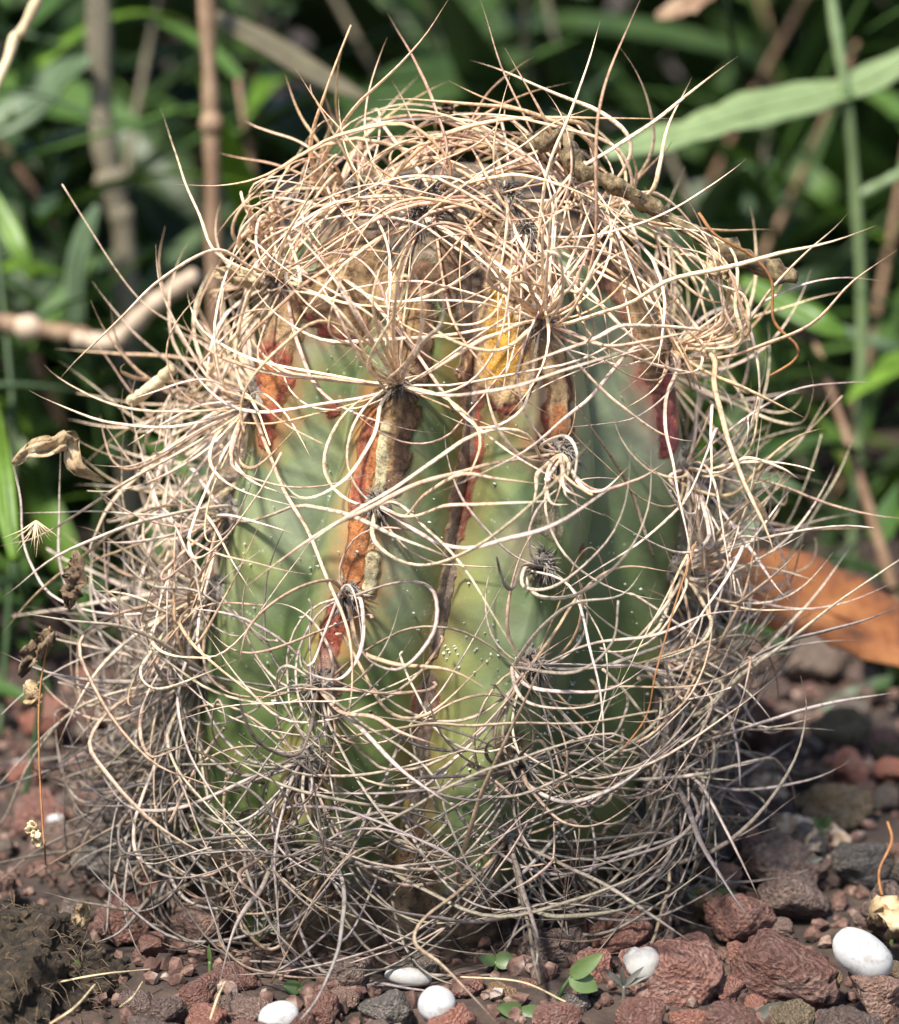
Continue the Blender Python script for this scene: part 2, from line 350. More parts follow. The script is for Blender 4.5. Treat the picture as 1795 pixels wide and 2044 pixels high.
scars = [(c_, k_, s_, .66) for c_, k_, s_ in glow] + [  # (chain of (x, y, radius) in the layout grid, colour, strength, softness)
    ([(690, 880, 40), (690, 1000, 45), (650, 1120, 35)], YG, .62, .9), ([(960, 960, 40), (930, 1150, 50), (880, 1500, 45)], YG, .55, .9),
    ([(730, 840, 26), (715, 980, 34), (700, 1150, 28)], (.5, .22, .07), .7, .7),
    ([(620, 585, 26), (570, 650, 34), (528, 725, 30)], CORK, 1, .25), ([(610, 600, 12), (545, 690, 18)], TAN, 1, .3),
    ([(540, 725, 36), (532, 790, 36), (525, 840, 24), (530, 880, 12)], RED, 1, .4), ([(545, 750, 16), (538, 790, 14)], ORG, 1, .5),
    ([(630, 610, 34), (700, 625, 42), (745, 600, 40)], DRED, 1, .3), ([(640, 590, 34), (700, 600, 40), (770, 580, 46)], CORK, 1, .3), ([(660, 610, 16), (710, 590, 20)], BRN, .9, .5), ([(690, 520, 40), (740, 540, 38)], TAN, 1, .4),
    ([(850, 540, 22), (830, 680, 32), (812, 760, 34), (800, 870, 24), (785, 960, 16)], BRN, 1, .25), ([(840, 590, 12), (815, 700, 14), (785, 860, 10), (775, 930, 8)], CORK, 1, .4), ([(800, 560, 16), (790, 700, 14)], TAN, 1, .4),
    ([(742, 835, 18), (732, 915, 26), (716, 980, 22), (714, 1060, 18), (702, 1150, 20)], ORG, 1, .35), ([(722, 950, 14), (712, 1010, 14)], RED, 1, .4), ([(735, 860, 12), (725, 920, 14)], RED, .8, .6),
    ([(770, 850, 8), (760, 960, 10), (748, 1005, 8)], CRM, 1, .3), ([(745, 1115, 12), (738, 1170, 10)], CRM, 1, .3),
    ([(668, 1225, 22), (655, 1300, 20)], RED, .95, .5), ([(655, 1330, 26), (640, 1370, 24)], (.34, .2, .16), .9, .5), ([(610, 1540, 26), (606, 1560, 22)], RED, .95, .4), ([(555, 1640, 30), (560, 1760, 26)], (.2, .11, .04), .8, .6),
    ([(955, 480, 40), (945, 620, 40), (935, 700, 22)], SEAM, 1, .3), ([(900, 520, 26), (890, 600, 14)], BRN, 1, .4),
    ([(948, 780, 24), (940, 860, 20), (925, 960, 18), (905, 1060, 14)], RED, .9, .5),
    ([(936, 700, 18), (938, 790, 13), (934, 860, 11), (922, 960, 11), (904, 1060, 11), (884, 1200, 12), (868, 1300, 11)], SEAM, 1, .3),
    ([(852, 1400, 22), (846, 1440, 16)], RED, .9, .5), ([(858, 1360, 14), (838, 1560, 12), (826, 1700, 20)], SEAM, .9, .5), ([(835, 1680, 24), (825, 1760, 26)], (.17, .085, .04), .9, .6),
    ([(1015, 580, 40), (1000, 690, 56), (1000, 745, 56)], DRED, 1, .25), ([(1015, 540, 42), (1000, 690, 50), (1000, 735, 50)], TAN, 1, .25), ([(1000, 590, 20), (1000, 690, 34), (990, 730, 24)], YEL, 1, .35), ([(1040, 590, 20), (1050, 640, 14)], CRM, 1, .5),
    ([(1100, 690, 30), (1118, 760, 24), (1112, 870, 26)], DRED, 1, .35), ([(1092, 690, 24), (1112, 770, 20), (1116, 850, 16)], TAN, 1, .3), ([(1112, 820, 12), (1114, 860, 12)], ORG, .9, .5), ([(1085, 600, 36), (1100, 570, 30)], CORK, .9, .5),
    ([(1200, 505, 26), (1255, 590, 26), (1300, 690, 32)], (.42, .2, .14), 1, .4), ([(1240, 545, 14), (1285, 660, 18), (1305, 720, 22)], TAN, 1, .35), ([(1312, 745, 22), (1318, 765, 20)], BRN, 1, .4),
    ([(1330, 770, 28), (1340, 830, 28), (1330, 890, 20)], CRIM, 1, .35), ([(1352, 810, 10), (1352, 840, 10)], ORG, .9, .5),
    ([(660, 818, 10), (661, 820, 9)], RED, 1, .5), ([(904, 806, 4), (904, 812, 5)], RED, 1, .4), ([(1160, 1100, 9), (1161, 1104, 8)], RED, .8, .6),
    ([(1040, 1085, 34), (1050, 1120, 30)], (.36, .30, .17), .7, .7), ([(1090, 1040, 22), (1105, 1060, 16)], (.42, .38, .24), .7, .6), ([(1020, 1480, 22), (1015, 1520, 20)], (.25, .16, .1), .7, .6),
]
NT, NZ = 620, 330
base_t = np.linspace(-math.pi, math.pi, NT, endpoint=False)
TH = base_t - 0.45 * np.sin(base_t)                 # columns crowd towards the front
rows = np.linspace(0, 598, NZ)
ZR = np.interp(rows, np.arange(600), PZ)
BV = np.empty((NZ, NT, 3))
for j in range(NZ):
    z = float(ZR[j])
    for i in range(NT):
        p = body_pt(float(TH[i]), z); BV[j, i] = p
BV = BV.reshape(-1, 3)
CC = np.zeros((len(BV), 4)); CC[:, :3] = .3
PIX = 0.18 * 0.555 / 1022
relief = np.zeros(len(BV))
WARP = np.array([.55 * noise.noise(Vector(v) * 210) + .35 * noise.noise(Vector(v) * 620) for v in BV])
HH = np.zeros((len(BV), 4))
for chain, colr, st, soft in scars:
    pts = []
    for (x, y, r_) in chain:
        s = surf(x, y)
        if s is None: continue
        pts.append((np.array(s), r_ * PIX * 1.22))
    if len(pts) == 1: pts = pts * 2
    best = np.full(len(BV), 9.0)
    for (a, ra), (c_, rc) in zip(pts[:-1], pts[1:]):
        ab = c_ - a; L2 = max(float(ab @ ab), 1e-12)
        t = np.clip((BV - a) @ ab / L2, 0, 1)
        d = np.linalg.norm(BV - (a + t[:, None] * ab), axis=1) / (ra + (rc - ra) * t)
        best = np.minimum(best, d)
    best = best + WARP * np.clip(best * 1.5, .2, 1)
    w = st * np.clip((1 + soft - best) / (2 * soft * .6 + 1e-6), 0, 1)
    ww = w[:, None]
    if soft >= .65:                                  # discoloured living skin, no cork
        ws = st * np.clip(1.25 - best / (1 + soft), 0, 1) ** 1.5; ws = np.clip(ws, 0, st)
        mw = np.where(HH[:, 3] < .01, 1.0, ws / np.maximum(ws + HH[:, 3], 1e-6))[:, None] * (ws > 0)[:, None]
        HH[:, :3] = HH[:, :3] * (1 - mw) + np.array(colr) * mw; HH[:, 3] = np.maximum(HH[:, 3], ws); continue
    olda = CC[:, 3].copy()
    mixw = np.where(olda < .02, 1.0, w)[:, None] * (ww > 0)
    CC[:, :3] = CC[:, :3] * (1 - mixw) + np.array(colr) * mixw
    CC[:, 3] = np.maximum(olda, w)
    if soft < .45: relief = np.maximum(relief, np.clip(w, 0, 1) * (.0010 if colr in (TAN, CORK, BRN, CRM) else .0003))
crown = np.clip((BV[:, 2] + .006 * WARP - .129) / .006, 0, 1) * .75; CC[:, :3] = CC[:, :3] * (1 - crown[:, None]) + np.array((.26, .17, .10)) * crown[:, None]; CC[:, 3] = np.maximum(CC[:, 3], crown)
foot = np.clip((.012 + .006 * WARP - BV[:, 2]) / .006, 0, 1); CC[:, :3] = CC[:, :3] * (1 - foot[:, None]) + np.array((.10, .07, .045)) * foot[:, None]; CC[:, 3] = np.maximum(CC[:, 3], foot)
cent = np.c_[[AX(float(z)) for z in np.repeat(ZR, NT)], np.zeros(len(BV)), np.repeat(ZR, NT)]
dirv = BV - cent; dl = np.maximum(np.linalg.norm(dirv, axis=1), 1e-6)[:, None]
BV = BV + dirv / dl * relief[:, None]
wob = np.array([noise.noise(Vector(v) * 45) for v in BV[::1]])
BV = BV + dirv / dl * (wob * .0006)[:, None]
top_i = len(BV)
bf = [(j * NT + i, j * NT + (i + 1) % NT, (j + 1) * NT + (i + 1) % NT, (j + 1) * NT + i) for j in range(NZ - 1) for i in range(NT)]
bf += [((NZ - 1) * NT + i, (NZ - 1) * NT + (i + 1) % NT, top_i) for i in range(NT)]
bverts = [tuple(v) for v in BV] + [(AX(ZT), 0, ZT)]
CC = np.vstack([CC, [[.3, .22, .15, .9]]]); HH = np.vstack([HH, [[0, 0, 0, 0]]])
cactus = empty('cactus', (0, 0, 0))
tag(cactus, 'ribbed green cactus with brown scars inside a tangle of long dry curling spines', 'cactus')
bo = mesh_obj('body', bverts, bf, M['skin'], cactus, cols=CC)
ha = bo.data.color_attributes.new('halo', 'FLOAT_COLOR', 'POINT'); ha.data.foreach_set('color', HH.astype(np.float32).ravel())

# white wax flecks, too many and too small to count
rng = random.Random(4)
fb = Buf()
def fleck(th, z, s):
    n = body_n(th, z); p = body_pt(th, z, .0004 if z > 0 else 0) + n * .0006
    a = n.orthogonal().normalized(); a.rotate(Matrix.Rotation(rng.uniform(0, 6.28), 3, n)); b_ = n.cross(a)
    e = rng.uniform(.4, .9); V = [p + n * s * .45]
    for k in range(6):
        w = k * math.pi / 3; V.append(p + a * math.cos(w) * s + b_ * math.sin(w) * s * e - n * .0006)
    fb.add(V, [(0, k + 1, (k + 1) % 6 + 1) for k in range(6)])
for _ in range(300):
    fleck(rng.uniform(-1.9, 1.9), rng.uniform(.01, .125), rng.choice([.00012, .00016, .0002, .0003, .00042]))
for _ in range(16):                                    # little crusts
    t0, z0 = rng.uniform(-.8, .9), rng.uniform(.008, .06)
    for _ in range(12): fleck(t0 + rng.gauss(0, .05), z0 + rng.gauss(0, .0028), rng.uniform(.0002, .00045))
tag(mesh_obj('flecks', fb.v, fb.f, M['fleck'], cactus), kind='stuff')

# ------------------------------------------------------------------ areoles
def th_of(p): return math.atan2(p.x - AX(p.z), -p.y)
AR = []     # (rib, z)
vis = {0: [(600, 565), (520, 810), (480, 1040), (440, 1190), (400, 1345), (385, 1530), (370, 1690)],
       1: [(700, 430), (785, 770), (770, 1010), (722, 1195), (665, 1375), (612, 1520), (592, 1690)],
       2: [(1070, 470), (1088, 640), (1105, 905), (1045, 1130), (1025, 1330), (1015, 1530), (1005, 1670)],
       3: [(1180, 430), (1340, 700), (1330, 940), (1290, 1150), (1285, 1330), (1275, 1510), (1255, 1670)]}
for k, lst in vis.items():
    for (x, y) in lst:
        s = None
        for dx in (0, 20, -20, 40, -40, 70, -70, 110, -110):
            s = surf(x + dx, y)
            if s: break
        z = s.z if s else P(x, y, 0).z
        AR.append((k, min(z, ZT - .003)))
for k in (4, 5, 6, 7):
    for z in (.018, .036, .056, .078, .10, .122, .138): AR.append((k, z + rng.uniform(-.003, .003)))
for k in (0, 1, 2, 3): AR.append((k, .1425))
AINFO = []
for (k, z) in AR:
    th = crests(z)[k] + rng.gauss(0, .02); th = (th + math.pi) % (2 * math.pi) - math.pi
    p = body_pt(th, z); n = body_n(th, z); AINFO.append((k, z, th, p, n))
AOBJ = {}
for info in AINFO:
    (k, z, th, p, n) = info
    bu = Buf(); rr = random.Random(int(z * 1e5) + k)
    u = (Vector((0, 0, 1)) - n * n.z); u = u.normalized() if u.length > .1 else n.orthogonal().normalized(); s = n.cross(u)
    Ra = rr.uniform(.0030, .0039); V = []; F = []
    for j in range(6):
        for i in range(14):
            w = i * 2 * math.pi / 14; q = (j / 5) * math.pi / 2
            d = (s * math.cos(w) * .85 + u * math.sin(w) * 1.15) * math.cos(q) + n * math.sin(q) * .75
            V.append(d * Ra * (1 + .22 * noise.noise((p + d * Ra) * 900)) - n * .0006)
    for j in range(5):
        for i in range(14): F.append((j * 14 + i, j * 14 + (i + 1) % 14, (j + 1) * 14 + (i + 1) % 14, (j + 1) * 14 + i))
    bu.add(V, F)
    for _ in range(110):                                # felt of short hairs
        w = rr.uniform(0, 6.28); q = rr.uniform(0, 1)
        d = (s * math.cos(w) * .85 + u * math.sin(w) * 1.15) * q + n * (1 - q) * .9
        a = d * Ra * .8; d2 = (d.normalized() + Vector((rr.gauss(0, .4), rr.gauss(0, .4), rr.gauss(-.25, .4)))).normalized()
        L = rr.uniform(.0014, .0045); m_ = a + d2 * L * .5 + n * L * .15; e_ = a + d2 * L + Vector((0, 0, -L * .2))
        v, f = tube([a, m_, e_], lambda t: .00026 * (1 - t * .8), 3); bu.add(v, f)
    o = mesh_obj('areole', bu.v, bu.f, M['wool'], cactus, smooth=True); o.location = p; AOBJ[id(info)] = o

# ------------------------------------------------------------------ spines
SP = []       # (points root->tip, half width, tone, priority)
def push(p, m):
    for _ in range(4):
        if p.z > ZT + m or not inside(p, m): return p
        dx = p.x - AX(p.z); rr_ = math.hypot(dx, p.y); want = rad(math.atan2(dx, -p.y), min(p.z, ZT - .001)) + m
        if p.z > .128: p = p + Vector((dx, p.y, .03)).normalized() * .0016
        else:
            f = want / max(rr_, 1e-4); p = Vector((AX(p.z) + dx * f, p.y * f, p.z))
    return p
def px_scr(p):
    d = p - CAM; f = d.dot(FW); return 897.5 + d.x / f / TANV * 1022, 1022 - d.dot(UP) / f / TANV * 1022
ASCR = [(px_scr(i[3]), i) for i in AINFO if i[3].y < .035]
RJ = random.Random(3)
def traced(pts, ytip, w=4.2, tone=None, jit=0):
    """pts from tip to root in the layout grid; the root runs into the areole it grows from; ytip is the real depth of the tip"""
    if jit: pts = [(x + RJ.gauss(0, jit * (1 - i / len(pts))), y + RJ.gauss(0, jit * (1 - i / len(pts)))) for i, (x, y) in enumerate(pts)]; ytip += RJ.gauss(0, .006)
    rp = pts[-1]; (sp, info) = min(ASCR, key=lambda a: math.hypot(a[0][0] - rp[0], a[0][1] - rp[1]))
    ar = info[3] + info[4] * .0012
    seq = pts[::-1]; L = [0]
    pr = sp
    for q in seq:
        L.append(L[-1] + math.hypot(q[0] - pr[0], q[1] - pr[1])); pr = q
    tot = L[-1] + 1e-6
    out = [ar]
    for q, l in zip(seq, L[1:]):
        if math.hypot(q[0] - sp[0], q[1] - sp[1]) < 24: continue
        t = l / tot; y = ar.y + (ytip - ar.y) * t - .010 * math.sin(math.pi * t)
        s = surf(*q)
        if s is not None: y = min(y, s.y - .003 - .004 * t)
        out.append(P(q[0], q[1], y))
    if len(out) < 2: return
    SP.append((catmull(out, 26), w * PIX * 1.12, tone, 1e3 + tot, info))
T = traced
T([(318, 215), (360, 330), (395, 420), (430, 500), (510, 545)], .01, 5)
T([(125, 370), (170, 440), (235, 545), (280, 600), (330, 640), (420, 690), (490, 760)], .0, 3.2)
T([(115, 760), (160, 710), (240, 640), (310, 570), (390, 515), (440, 500), (500, 530), (580, 570)], -.03, 5)
T([(705, 50), (650, 180), (620, 290), (640, 380), (690, 420)], -.01, 5.5)
T([(905, -15), (850, 70), (760, 160), (690, 240), (640, 340), (680, 420)], -.03, 5.2)
T([(770, 25), (830, 120), (870, 210), (890, 300), (860, 400)], .01, 4.5, 'red')
T([(780, 160), (820, 230), (850, 320), (800, 400), (700, 430)], .0, 4, 'red')
T([(895, 160), (980, 200), (1080, 230), (1170, 260), (1180, 400)], -.01, 4.6)
T([(940, 120), (1040, 160), (1200, 225), (1260, 300), (1200, 420)], .0, 4.6)
T([(1200, 40), (1180, 110), (1140, 230), (1100, 330), (1070, 460)], -.02, 5)
T([(1282, -10), (1220, 120), (1195, 220), (1192, 330), (1190, 480), (1160, 590), (1095, 635)], -.05, 5.6, 'red')
T([(1475, 115), (1400, 165), (1330, 225), (1230, 290), (1130, 350), (1070, 460)], -.01, 4.8)
T([(1380, 155), (1340, 240), (1320, 330), (1290, 390), (1200, 430)], -.01, 4.8)
T([(1145, 160), (1050, 185), (950, 240), (870, 290), (760, 360), (700, 430)], .0, 4.5)
T([(1070, 112), (1000, 160), (940, 240), (890, 330), (860, 400)], .02, 4.2, 'red')
T([(750, 200), (900, 203), (1060, 225), (1180, 290), (1190, 430)], -.01, 4.5)
T([(1365, 237), (1200, 238), (1000, 240), (850, 290), (720, 420)], -.01, 5)
T([(800, 240), (950, 232), (1100, 245), (1230, 300), (1260, 380), (1190, 430)], -.02, 5)
T([(340, 372), (450, 370), (520, 355), (600, 310), (700, 265), (820, 250), (900, 330)], -.02, 5)
T([(435, 305), (500, 320), (600, 345), (690, 420)], .02, 4.2, 'red')
T([(485, 237), (540, 265), (620, 300), (690, 420)], .02, 4.2)
T([(570, 150), (600, 230), (640, 290), (690, 420)], .02, 4, 'red')
T([(1690, 425), (1620, 500), (1540, 580), (1480, 650), (1380, 700)], -.02, 5)
T([(1750, 450), (1640, 490), (1540, 510), (1440, 535), (1330, 560), (1220, 620), (1100, 650)], -.05, 5.4)
T([(1792, 500), (1700, 565), (1620, 640), (1540, 680), (1450, 710), (1350, 710)], -.03, 5.4, 'red')
T([(1765, 563), (1690, 555), (1600, 570), (1530, 600), (1480, 640), (1360, 700)], -.01, 4.8)
T([(1545, 463), (1450, 460), (1370, 455), (1280, 440), (1190, 430)], -.01, 4.8)
T([(1610, 832), (1540, 800), (1470, 770), (1410, 745), (1340, 705)], -.04, 6)
T([(1655, 848), (1590, 870), (1530, 920), (1450, 990), (1350, 960)], -.02, 4.2)
T([(1600, 960), (1560, 935), (1490, 915), (1440, 940), (1340, 945)], -.03, 4)
T([(1800, 1118), (1700, 1180), (1600, 1260), (1480, 1350), (1380, 1430), (1290, 1335)], -.03, 5)
T([(1800, 1205), (1730, 1235), (1650, 1260), (1560, 1290), (1450, 1360), (1300, 1510)], -.03, 5.2)
T([(1725, 1278), (1600, 1285), (1500, 1320), (1400, 1400), (1290, 1510)], -.02, 4.5)
T([(1800, 1378), (1700, 1395), (1640, 1410), (1540, 1435), (1400, 1480), (1290, 1510)], -.03, 4.8)
T([(1600, 1350), (1612, 1420), (1580, 1530), (1500, 1640), (1400, 1710), (1260, 1740), (1200, 1690), (1250, 1660)], -.05, 5.6)
T([(1700, 1090), (1640, 1170), (1560, 1260), (1450, 1360), (1300, 1335)], .0, 4.2)
T([(1740, 1020), (1640, 1040), (1540, 1060), (1420, 1040), (1340, 960)], .02, 4.2)
T([(1705, 870), (1670, 950), (1620, 1040), (1560, 1130), (1450, 1200), (1300, 1160)], .02, 4)
T([(1640, 870), (1610, 960), (1560, 1060), (1480, 1140), (1300, 1150)], .02, 4)
T([(1550, 1118), (1530, 1060), (1490, 970), (1450, 860), (1425, 770), (1420, 705), (1350, 700)], -.06, 6)
T([(1385, 1160), (1370, 1060), (1350, 960), (1330, 860), (1330, 790), (1355, 730), (1345, 700)], -.07, 5.2)
T([(1500, 930), (1515, 800), (1510, 700), (1480, 620), (1420, 640), (1350, 700)], -.02, 4.6)
T([(0, 1105), (100, 1060), (210, 990), (330, 920), (450, 850), (515, 815)], -.02, 5)
T([(0, 1190), (100, 1120), (230, 1060), (330, 1030), (450, 1010), (480, 1040)], -.03, 5)
T([(0, 1270), (90, 1170), (200, 1080), (320, 1010), (470, 1030)], -.01, 4.6)
T([(30, 1025), (170, 1022), (330, 1030), (400, 1045), (475, 1045)], -.02, 4.4)
T([(0, 1302), (120, 1350), (250, 1360), (330, 1355), (395, 1345)], -.03, 5.2)
T([(25, 1220), (130, 1240), (240, 1250), (330, 1290), (460, 1370), (400, 1345)], -.05, 5.2)
T([(180, 1180), (280, 1195), (370, 1230), (435, 1200)], -.03, 4.6)
T([(20, 890), (40, 1000), (60, 1120), (110, 1190), (250, 1230), (430, 1195)], .0, 4.2)
T([(120, 900), (118, 1010), (122, 1120), (170, 1230), (300, 1330), (395, 1350)], -.01, 4.6)
T([(58, 1752), (160, 1690), (250, 1640), (350, 1610), (390, 1540)], -.03, 4.8)
T([(90, 1780), (180, 1805), (270, 1815), (350, 1780), (420, 1730), (380, 1690)], -.05, 5)
T([(180, 1890), (240, 1860), (290, 1800), (340, 1740), (375, 1690)], -.05, 4.8)
T([(115, 1778), (160, 1715), (250, 1670), (320, 1620), (385, 1530)], -.02, 4.6)
T([(0, 1650), (40, 1560), (90, 1480), (180, 1400), (390, 1350)], .0, 4.6)
T([(480, 1720), (400, 1700), (320, 1650), (230, 1560), (180, 1480), (250, 1400), (390, 1350)], -.06, 5.4)
T([(490, 1600), (400, 1570), (300, 1520), (200, 1400), (160, 1280), (260, 1220), (430, 1190)], -.05, 6)
T([(630, 1800), (750, 1812), (860, 1832), (960, 1838), (1100, 1815), (1200, 1780), (1290, 1740), (1255, 1670)], -.085, 5)
T([(1335, 1720), (1250, 1755), (1150, 1790), (1000, 1830), (850, 1780), (740, 1720), (595, 1690)], -.085, 5)
T([(1000, 2050), (950, 1995), (880, 1925), (830, 1880), (850, 1830), (950, 1750), (1005, 1670)], -.10, 5)
T([(1335, 1778), (1240, 1820), (1150, 1828), (1060, 1810), (1000, 1680)], -.08, 4.8)
T([(1512, 1842), (1450, 1765), (1400, 1680), (1365, 1590), (1280, 1510)], -.07, 7)
T([(1515, 1800), (1490, 1740), (1450, 1650), (1390, 1560), (1280, 1510)], -.05, 5)
T([(600, 2036), (640, 1980), (680, 1890), (688, 1800), (660, 1720), (595, 1690)], -.095, 4.6)
T([(432, 1972), (470, 1860), (510, 1790), (590, 1695)], -.085, 5.5)
T([(990, 1900), (1060, 1850), (1080, 1960)], -.09, 4)
T([(1060, 1965), (1072, 1900), (1060, 1820), (1010, 1680)], -.09, 5)
T([(1390, 1890), (1300, 1830), (1200, 1760), (1010, 1680)], -.08, 4.5)
T([(995, 1835), (960, 1780), (900, 1650), (860, 1540), (720, 1440), (665, 1380)], -.075, 4.6)
T([(560, 1820), (500, 1780), (480, 1740), (560, 1700), (592, 1690)], -.08, 4.5)
# loops and arcs over the front of the body
T([(480, 870), (475, 820), (500, 760), (560, 690), (640, 640), (740, 690), (785, 765)], -.07, 4.4)
T([(540, 930), (600, 990), (680, 960), (745, 870), (760, 800), (785, 770)], -.07, 4.2)
T([(630, 540), (660, 600), (700, 680), (745, 740), (785, 770)], -.06, 4.4)
T([(560, 580), (640, 590), (700, 650), (740, 720), (785, 770)], -.065, 4.6)
T([(1140, 980), (1010, 900), (900, 800), (780, 640), (690, 560), (600, 560)], -.075, 4.2)
T([(1050, 1340), (960, 1180), (880, 1080), (800, 1010), (770, 1010)], -.08, 4.6)
T([(900, 1115), (820, 1080), (740, 1045), (620, 1010), (500, 1040)], -.08, 5.5)
T([(1120, 970), (1000, 955), (920, 945), (850, 985), (800, 1030), (770, 1010)], -.07, 4.6)
T([(1130, 1000), (1000, 1005), (900, 1010), (820, 1030), (770, 1012)], -.08, 4.6)
T([(1180, 880), (1100, 970), (960, 1080), (840, 1130), (750, 1080), (770, 1010)], -.09, 5)
T([(1240, 960), (1140, 1030), (1020, 1070), (900, 1090), (770, 1010)], -.085, 5)
T([(470, 1180), (560, 1120), (680, 1040), (830, 970), (960, 930), (1105, 905)], -.075, 4.6)
T([(600, 1160), (700, 1060), (800, 980), (920, 880), (1040, 860), (1085, 920), (1105, 905)], -.08, 4.4)
T([(1150, 960), (1155, 900), (1130, 870), (1080, 890), (1105, 905)], -.07, 4)
T([(1260, 930), (1200, 980), (1150, 960), (1105, 905)], -.065, 4.8)
T([(1330, 920), (1270, 960), (1190, 980), (1140, 940), (1105, 905)], -.06, 4.6)
T([(1000, 1150), (990, 1110), (1010, 1160), (1030, 1170), (1045, 1130)], -.07, 4.2, 'dark')
T([(1260, 880), (1245, 1010), (1180, 1120), (1100, 1170), (1040, 1170), (1045, 1130)], -.075, 4.4)
T([(1300, 900), (1290, 1020), (1240, 1120), (1150, 1190), (1070, 1190), (1045, 1130)], -.07, 4.4)
T([(720, 1240), (730, 1310), (800, 1330), (870, 1260), (865, 1180), (800, 1160), (722, 1195)], -.075, 4.2)
T([(1010, 1400), (900, 1340), (780, 1320), (720, 1290), (722, 1195)], -.075, 4.6)
T([(480, 1330), (500, 1250), (580, 1180), (660, 1160), (722, 1195)], -.07, 4.4)
T([(600, 1290), (610, 1340), (680, 1360), (720, 1300), (722, 1200)], -.075, 4.2)
T([(1290, 1130), (1240, 1190), (1130, 1215), (1050, 1290), (1025, 1330)], -.07, 4.4)
T([(1290, 1350), (1200, 1400), (1100, 1415), (1040, 1390), (1025, 1330)], -.07, 4.4)
T([(1310, 1320), (1220, 1375), (1120, 1385), (1050, 1370), (1025, 1330)], -.065, 4.4)
T([(1230, 1200), (1220, 1290), (1150, 1340), (1060, 1350), (1025, 1330)], -.075, 4.2)
T([(480, 1370), (490, 1430), (530, 1490), (600, 1500), (665, 1380)], -.085, 4.6, 'dark')
T([(1310, 1420), (1180, 1440), (960, 1450), (840, 1450), (720, 1470), (612, 1520)], -.08, 4.6)
T([(1200, 1440), (1060, 1490), (900, 1570), (760, 1650), (620, 1700), (592, 1690)], -.085, 4.8)
T([(880, 1490), (800, 1460), (740, 1430), (680, 1420), (665, 1378)], -.08, 4.6)
T([(920, 1620), (830, 1560), (760, 1500), (700, 1440), (665, 1378)], -.085, 4.6)
T([(1110, 1220), (1070, 1340), (1000, 1500), (940, 1640), (920, 1760), (980, 1720), (1005, 1670)], -.08, 4.8)
T([(1080, 1640), (1110, 1560), (1080, 1480), (1040, 1500), (1015, 1530)], -.075, 4.8, 'dark')
T([(1000, 1560), (960, 1600), (870, 1580), (840, 1550), (940, 1550), (1015, 1530)], -.08, 4.6, 'dark')
T([(1290, 1580), (1200, 1640), (1120, 1640), (1060, 1580), (1015, 1530)], -.07, 4.6)
T([(1330, 1480), (1250, 1560), (1140, 1600), (1060, 1570), (1015, 1530)], -.07, 4.6)
T([(1500, 1220), (1400, 1230), (1300, 1270), (1180, 1290), (1060, 1330)], -.06, 4.2)
T([(1210, 1560), (1200, 1420), (1180, 1300), (1140, 1180), (1060, 1140)], -.08, 4.2)
T([(690, 1450), (700, 1360), (690, 1250), (640, 1120), (560, 960), (510, 830)], -.075, 4)
T([(1260, 690), (1130, 740), (980, 780), (880, 790), (800, 775)], -.08, 4.8)
T([(830, 760), (920, 700), (1000, 660), (1080, 640)], -.07, 4.6)
T([(840, 640), (900, 680), (990, 700), (1085, 645)], -.07, 4.6)
T([(1410, 660), (1300, 680), (1200, 690), (1120, 660)], -.065, 4.8)
T([(1000, 740), (1150, 690), (1250, 650), (1400, 660), (1345, 700)], -.075, 5)
T([(860, 990), (1060, 890), (1180, 790), (1260, 700), (1345, 700)], -.08, 4)
T([(1130, 770), (1200, 880), (1260, 980), (1300, 1100), (1290, 1150)], -.06, 3.8)
# fans over the shoulders
for i in range(13):
    t = i / 12
    T([(660 - 60 * t, 380 - 20 * math.sin(i)), (560 - 40 * t, 370 + 40 * t), (500 - 10 * t + 60 * (1 - t), 440 + 25 * t), (540 - 20 * t + 30 * (1 - t), 520 + 15 * t), (600, 565)], -.02 + .004 * (i % 4), 4.4, None, 30)
for i in range(12):
    t = i / 11
    T([(1270 + 90 * t, 430 + 30 * t + 12 * math.sin(i * 2)), (1390 + 50 * t, 470 + 60 * t), (1450 + 30 * t, 570 + 40 * t), (1430 + 40 * t, 660 + 20 * t), (1345, 700)], -.03 + .004 * (i % 4), 4.4, None, 30)
for i in range(8):
    t = i / 7
    T([(600 + 300 * t, 500 + 40 * math.cos(i * 2)), (660 + 190 * t, 610 + 20 * math.sin(i)), (730 + 80 * t, 700), (785, 770)], -.065 - .003 * i, 4.2, None, 45)
for i in range(10):
    t = i / 9
    T([(960 + 300 * t, 430 + 60 * math.sin(i * 2.3)), (980 + 230 * t, 520 + 30 * math.sin(i)), (1040 + 100 * t, 600), (1088, 640)], -.06, 4.4, None, 30)
for i in range(8):
    T([(1070 + 20 * i, 1010 + 8 * math.sin(i)), (1080 + 12 * i, 975), (1100 + 4 * i, 945), (1105, 905)], -.06, 4.4, None, 25)

